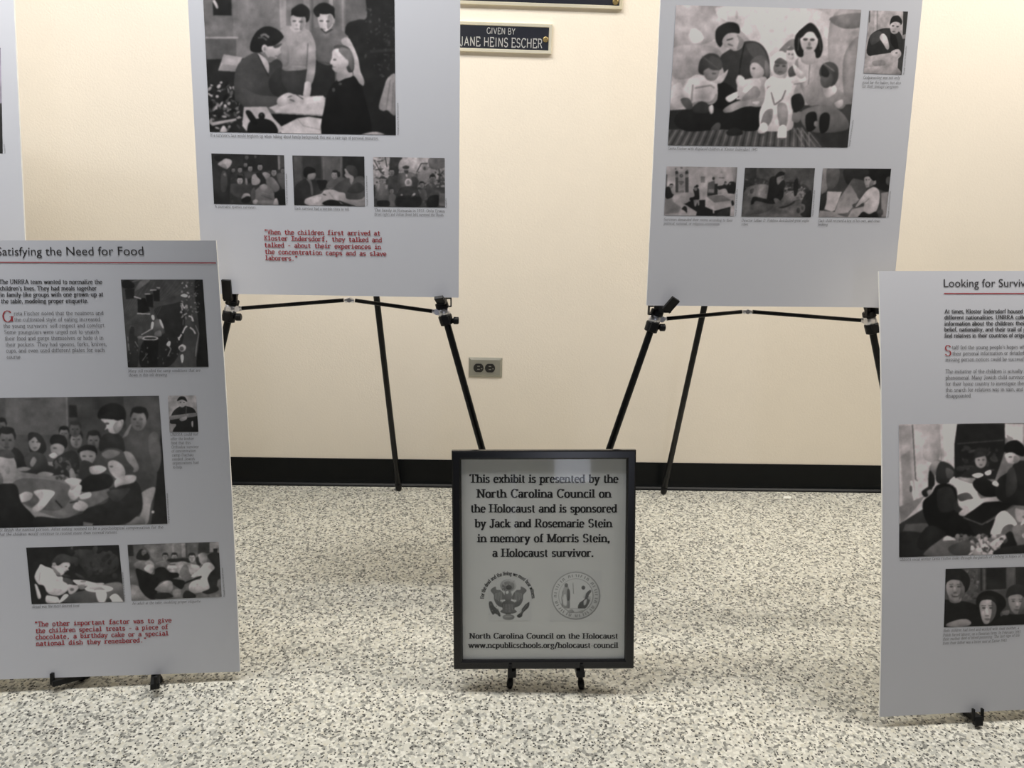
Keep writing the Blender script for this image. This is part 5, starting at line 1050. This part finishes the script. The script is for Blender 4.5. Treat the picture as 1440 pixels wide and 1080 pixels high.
# ---------------------------------------------------------------- tall folding easels
def tall_easel(label, pl, xl, xr, yl, slope, cx_c, cy_c, foot, hooks):
    N0 = -.022; r = .0098
    xm = (xl+xr)/2; apex_y = yl+(xr-xl)/2/slope
    S = .87; zf = pl.o.z*(1-1/S)                                     # drawn full size about the ledge, then brought to this easel's size
    fy = pl.floor_y(N0, zf)
    loc = pl.flat(xm*S, 0, 0); loc.y = pl.o.y-.1; loc.z = 0
    t = thing('display_easel', label, 'easel', loc, 'tall black easels')
    A = pl.flat(xm, apex_y, N0)
    # head block
    bm = bmesh.new(); box(bm, A+pl.n*-.012, pl.ex, pl.ey, pl.n, .022, .030, .016, .004); link('head_block', from_bm('head_block', bm), M['black'], t)
    for sgn, xr_ in ((-1, xl), (1, xr)):
        def P(y): return pl.flat(xm+sgn*(xr-xl)/2*(apex_y-y)/(apex_y-yl), y, N0)
        F_ = P(fy); top = P(apex_y-.02); ring = P(yl); d = (top-F_).normalized(); side = d.cross(pl.n).normalized()
        F_ = F_+d*(.004/d.z)
        lg = link('leg', tube_me('leg', [F_+d*.001, ring+d*-.01, ring+d*.05, top], [r, r, r*1.15, r*1.05]), M['tube'], t)
        link('rubber_foot', tube_me('rubber_foot', [F_, F_+d*.012, F_+d*.034, F_+d*.036], [.011, .0135, .0125, .010]), M['black'], lg)
        p, rr = ring_pts(ring, d, [(-.0092, .0160), (-.0085, .0172), (.0085, .0172), (.0092, .0160)])
        link('clamp_ring', tube_me('clamp_ring', p, rr, 20), M['silver'], lg, label='silver clamp ring')
        bm = bmesh.new(); p, rr = ring_pts(ring, d, [(-.038, .0135), (-.036, .0182), (-.012, .0195), (-.0094, .0180)]); tube(bm, p, rr, 18)
        box(bm, ring+d*-.022+pl.n*.012, pl.ex, d, pl.n, .010, .012, .008, .002)
        link('leg_collar', from_bm('leg_collar', bm), M['black'], lg)
        k0 = ring+d*-.024+pl.ex*.012+pl.n*.006
        link('lock_knob', tube_me('lock_knob', [k0, k0+pl.ex*.008, k0+pl.ex*.010, k0+pl.ex*.022, k0+pl.ex*.024], [.006, .006, .0105, .0105, .008], 14), M['black'], lg)
        # support peg: arm under the panel with an upturned tip in front of it
        bm = bmesh.new(); p, rr = ring_pts(ring, d, [(.0094, .0165), (.011, .0185), (.025, .0180), (.027, .0160)]); tube(bm, p, rr, 18)
        hx, hy, hl, nb = hooks[0 if sgn < 0 else 1]
        a0 = ring+d*.016; lift = Vector((0, 0, 0))
        tipb = pl.flat(0, 0, .016); yb = -.010
        pa = pl.flat((ring-pl.o).dot(pl.ex)+hx*.2, yb, N0+.004); pb = pl.flat((ring-pl.o).dot(pl.ex)+hx*.55, yb, .012); pc = pb+pl.ex*hx*.45+pl.ey*hl+pl.n*.012
        ax = (pb-pa).normalized(); ay = pl.ex; az = ax.cross(ay).normalized()
        box(bm, (pa+pb)/2, ay, az, ax, .0110, .0085, (pb-pa).length/2+.004, .0018)
        hd = (pc-pb).normalized(); hz_ = hd.cross(pl.ex).normalized(); hx2 = hz_.cross(hd).normalized()
        box(bm, (pb+pc)/2, hx2, hd, hz_, .0125, (pc-pb).length/2+.004, .0050, .0016)
        if nb:                                                        # open bracket beside the peg
            q = pl.flat((ring-pl.o).dot(pl.ex)+nb*.015, -.014, N0+.012)
            for dy in (-.0125, .0125): box(bm, q+pl.ey*dy*.9, pl.ex, pl.ey, pl.n, .0065, .0016, .006)
            box(bm, q+pl.ex*nb*.006, pl.ex, pl.ey, pl.n, .0016, .0125, .006)
        link('support_peg', from_bm('support_peg', bm), M['black'], lg)
        # cross brace
        e0 = ring+pl.ex*(-sgn)*.018+pl.n*.004; e1 = pl.flat(cx_c-(-sgn)*.012, cy_c, N0+.004); bd = (e1-e0).normalized()
        br = link('cross_brace', tube_me('cross_brace', [e0+bd*.012, e1-bd*.004], .0056, 10), M['tube'], t)
        bm = bmesh.new(); tube(bm, [ring+pl.ex*(-sgn)*.010+pl.n*.004, e0+bd*.014], [.0066, .0064], 10)
        tube(bm, [e0+pl.n*-.007, e0+pl.n*.007], [.0086, .0086], 16)
        link('brace_end', from_bm('brace_end', bm), M['silver'], br, label='silver brace end')
    H = pl.flat(cx_c, cy_c, N0+.004)
    bm = bmesh.new(); tube(bm, [H+pl.ex*-.013+pl.ey*-.001, H+pl.ey*.0015, H+pl.ex*.013+pl.ey*-.001], [.0064, .0072, .0064], 12)
    tube(bm, [H+pl.n*-.007, H+pl.n*.007], [.0062, .0062], 14); link('brace_hinge', from_bm('brace_hinge', bm), M['silver'], t, label='silver brace hinge')
    Bk = pl.o+(Vector((foot[0], foot[1], .002))-pl.o)/S; At = A+pl.n*-.030; d = (At-Bk).normalized()
    rl = link('rear_leg', tube_me('rear_leg', [Bk+d*.001, Bk+d*.6, At], [.0112, .0108, .0105]), M['tube'], t)
    link('rubber_foot', tube_me('rubber_foot', [Bk, Bk+d*.01, Bk+d*.03, Bk+d*.032], [.011, .0132, .0130, .0115]), M['black'], rl)
    off = pl.o-t.location; X = Matrix.Translation(off) @ Matrix.Diagonal((S, S, S, 1)) @ Matrix.Translation(-off)
    for o in t.children_recursive: o.data.transform(X)
    return t
tall_easel('tall black easel left of the wall outlet, its rear leg against the baseboard', PL['BL'], -.2832, .3075, -.042, .282, .0465, -.0135, (-.321, 2.625),
           [(.006, 0, .046, 1), (-.010, 0, .010, 1)])
tall_easel('tall black easel right of the wall outlet, behind the Looking for Survivors panel', PL['BR'], -.3196, .3031, -.039, .305, -.0595, -.0165, (.621, 2.622),
           [(.042, 0, .028, -1), (.030, 0, .034, -1)])
tall_easel('tall black easel hidden behind the Satisfying the Need for Food panel at far left', PL['LL'], -.30, .30, -.041, .30, .01, -.014, (-1.55, 2.60), [(.006, 0, .046, 1), (-.006, 0, .02, 1)])

# ---------------------------------------------------------------- low easels on the floor
def low_easel(label, pl, xc, half, hooks, back, nleg, thick, reach, top, splay=.012, rleg=.0075):
    fy = pl.floor_y(nleg); loc = pl.flat(xc, fy, nleg); loc.z = 0
    t = thing('floor_easel', label, 'easel', loc, 'low black easels')
    A = pl.flat(xc, top, nleg)
    bm = bmesh.new(); box(bm, A, pl.ex, pl.ey, pl.n, .020, .018, .010, .003); link('head_block', from_bm('head_block', bm), M['black'], t)
    for i, sgn in enumerate((-1, 1)):
        x0 = xc+sgn*half
        F_ = pl.flat(x0+sgn*splay, fy, nleg); F_.z = .002; K_ = pl.flat(x0, .0, nleg); T_ = pl.flat(xc+sgn*.012, top-.01, nleg); d = (K_-F_).normalized()
        lg = link('leg', tube_me('leg', [F_+d*.002, K_, pl.flat(x0-sgn*half*.06, top*.1, nleg), T_], [rleg*.95, rleg, rleg, rleg]), M['tube'], t)
        link('rubber_foot', tube_me('rubber_foot', [F_-d*.0005, F_+d*.008, F_+d*.020], [rleg*1.05, rleg*1.3, rleg*1.15]), M['black'], lg)
        hx, two = hooks[i]
        bm = bmesh.new(); yb = -.0105
        a0 = pl.flat(x0, yb, nleg-.004); b0 = pl.flat(x0+hx, yb, reach); ax = (b0-a0).normalized(); az = pl.ey; ay = ax.cross(az).normalized()
        box(bm, (a0+b0)/2, ay, az, ax, .010, .0065, (b0-a0).length/2+.005, .0018)
        if two:
            for k in (-1, 1): box(bm, b0+pl.ex*k*.0105+pl.ey*.010, pl.ex, pl.ey, pl.n, .0020, .0135, .004, .0008)
            box(bm, b0+pl.ey*-.006, pl.ex, pl.ey, pl.n, .0095, .0085, .006, .002)
        else:
            s_ = 1 if hx > 0 else -1
            box(bm, b0+pl.ex*s_*.003+pl.ey*.010, pl.ex, pl.ey, pl.n, .0035, .0130, .005, .0012)
        link('support_peg', from_bm('support_peg', bm), M['black'], lg)
    Bk = pl.flat(xc, fy, nleg)-Vector((pl.n.x, pl.n.y, 0)).normalized()*back; Bk.z = .003; At = A-pl.n*.012; d = (At-Bk).normalized()
    rl = link('rear_leg', tube_me('rear_leg', [Bk, At], rleg), M['tube'], t)
    link('rubber_foot', tube_me('rubber_foot', [Bk-d*.0005, Bk+d*.008, Bk+d*.020], [rleg*1.05, rleg*1.3, rleg*1.15]), M['black'], rl)
    return t
low_easel('low black easel under the Satisfying the Need for Food panel', PL['FL'], .0715, .0825, [(-.050, False), (.022, False)], .30, -.034, .005, .012, .62)
low_easel('low black easel under the Looking for Survivors panel', PL['FR'], -.040, .0825, [(-.001, True), (.001, True)], .34, -.034, .005, .014, .62)

# ---------------------------------------------------------------- framed sign
SP = Plane((.1332, 1.5802, .0658, -.0208, .2415, .0259, 0, 0)); SW, SH = .4194, .5158
t = thing('framed_sign', 'black framed sign naming the exhibit sponsors, standing low in the middle', 'sign', SP.o)
bm = bmesh.new(); prev = None
for ins, n in ((.003, -.020), (0, -.016), (0, -.002), (.003, 0), (.017, 0), (.0205, -.003), (.0215, -.0075)):
    r = [bm.verts.new(SP.flat(sx*(SW/2-ins), ins if sy < 0 else SH-ins, n)) for sx, sy in ((-1, -1), (1, -1), (1, 1), (-1, 1))]
    if prev:
        for k in range(4): bm.faces.new((prev[k], prev[(k+1) % 4], r[(k+1) % 4], r[k]))
    prev = r
link('frame', from_bm('frame', bm), M['frame'], t)
def sheet(name, x0, x1, y0, y1, n, th, m_):
    bm = bmesh.new(); box(bm, SP.flat((x0+x1)/2, (y0+y1)/2, n-th/2), SP.ex, SP.ey, SP.n, (x1-x0)/2, (y1-y0)/2, th/2); return link(name, from_bm(name, bm), m_, t)
sheet('backing_board', -SW/2+.004, SW/2-.004, .004, SH-.004, -.0125, .006, M['black'])
sheet('paper_sheet', -.193, .193, .012, SH-.012, -.0100, .0008, M['paper'])
sheet('glass_pane', -.193, .193, .012, SH-.012, -.0068, .0012, M['glass'])
SIGN_LINES = [('This exhibit is presented by the', -169.6, 440.3, 170.3, 438.9, 19), ('North Carolina Council on', -153.7, 405.6, 154.4, 404.3, 19), ('the Holocaust and is sponsored', -167.9, 370.9, 168.1, 369.5, 19),
    ('by Jack and Rosemarie Stein', -158.1, 336.0, 157.2, 334.7, 19), ('in memory of Morris Stein,', -152.7, 300.9, 152.4, 299.7, 19), ('a Holocaust survivor.', -118.1, 266.2, 115.0, 265.3, 19),
    ('North Carolina Council on the Holocaust', -173.6, 70.9, 173.1, 69.2, 13), ('www.ncpublicschools.org/holocaust-council', -175.5, 48.5, 173.3, 46.9, 13)]
sp = lambda x, y: SP.flat(x, y, -.0097)
link('sponsor_text', quads_mesh('sponsor_text', np.concatenate([line_quads(s, 'bodoni', c, a, b_, c_, d_) for s, a, b_, c_, d_, c in SIGN_LINES[:6]]), sp), M['ink'], t)
link('address_text', quads_mesh('address_text', np.concatenate([line_quads(s, 'bodoni', c, a, b_, c_, d_) for s, a, b_, c_, d_, c in SIGN_LINES[6:]]), sp), M['ink'], t)
def sign_place(x, y): return np.array(SP.o)+x[:, None]*np.array(SP.ex)+y[:, None]*np.array(SP.ey)-.0098*np.array(SP.n)
link('eagle_emblem', photo_mesh('eagle_emblem', 'eagle', [(-128.9, 216.3), (-28.1, 215.9), (-28.2, 113), (-129.5, 113.5)], 110, sign_place, 110, .84), M['seal'], t)
link('round_seal', photo_mesh('round_seal', 'round', [(15.1, 232.9), (133.9, 232.4), (134.7, 112.3), (15.2, 112.8)], 110, sign_place, 110, .84), M['seal'], t)
# the line of lettering that arches over the eagle
Q = line_quads('For the dead and the living we must bear witness', 'bodoni', 9.0, 0, 0, 180, 0)
ang = pi*1.0-(Q[..., 0]/180)*pi*1.0; rad = 56.5+Q[..., 1]-1
Q = np.stack([-83+rad*np.cos(ang), 166.7+rad*np.sin(ang)*1.0], -1)
link('arched_text', quads_mesh('arched_text', Q, sp), M['ink'], t)
low_easel('low black easel holding the black framed sponsor sign', SP, .0054, .0790, [(-.001, False), (.001, False)], .22, -.030, .02, .003, .40, .0065, .0062)

# ---------------------------------------------------------------- scrap of paper
t = thing('paper_scrap', 'tiny white scrap on the floor by the baseboard, right of the easel', 'paper', (1.06, 2.60, 0))
bm = bmesh.new(); V = [bm.verts.new((1.06+x, 2.60+y, z)) for x, y, z in ((-.014, -.006, .0006), (.012, -.009, .0012), (.015, .006, .003), (-.010, .009, .0016))]
f = bm.faces.new(V); e = bmesh.ops.extrude_face_region(bm, geom=[f]); bmesh.ops.translate(bm, verts=[v for v in e['geom'] if isinstance(v, bmesh.types.BMVert)], vec=(0, 0, .0006))
link('scrap', from_bm('scrap', bm), M['scrap'], t)
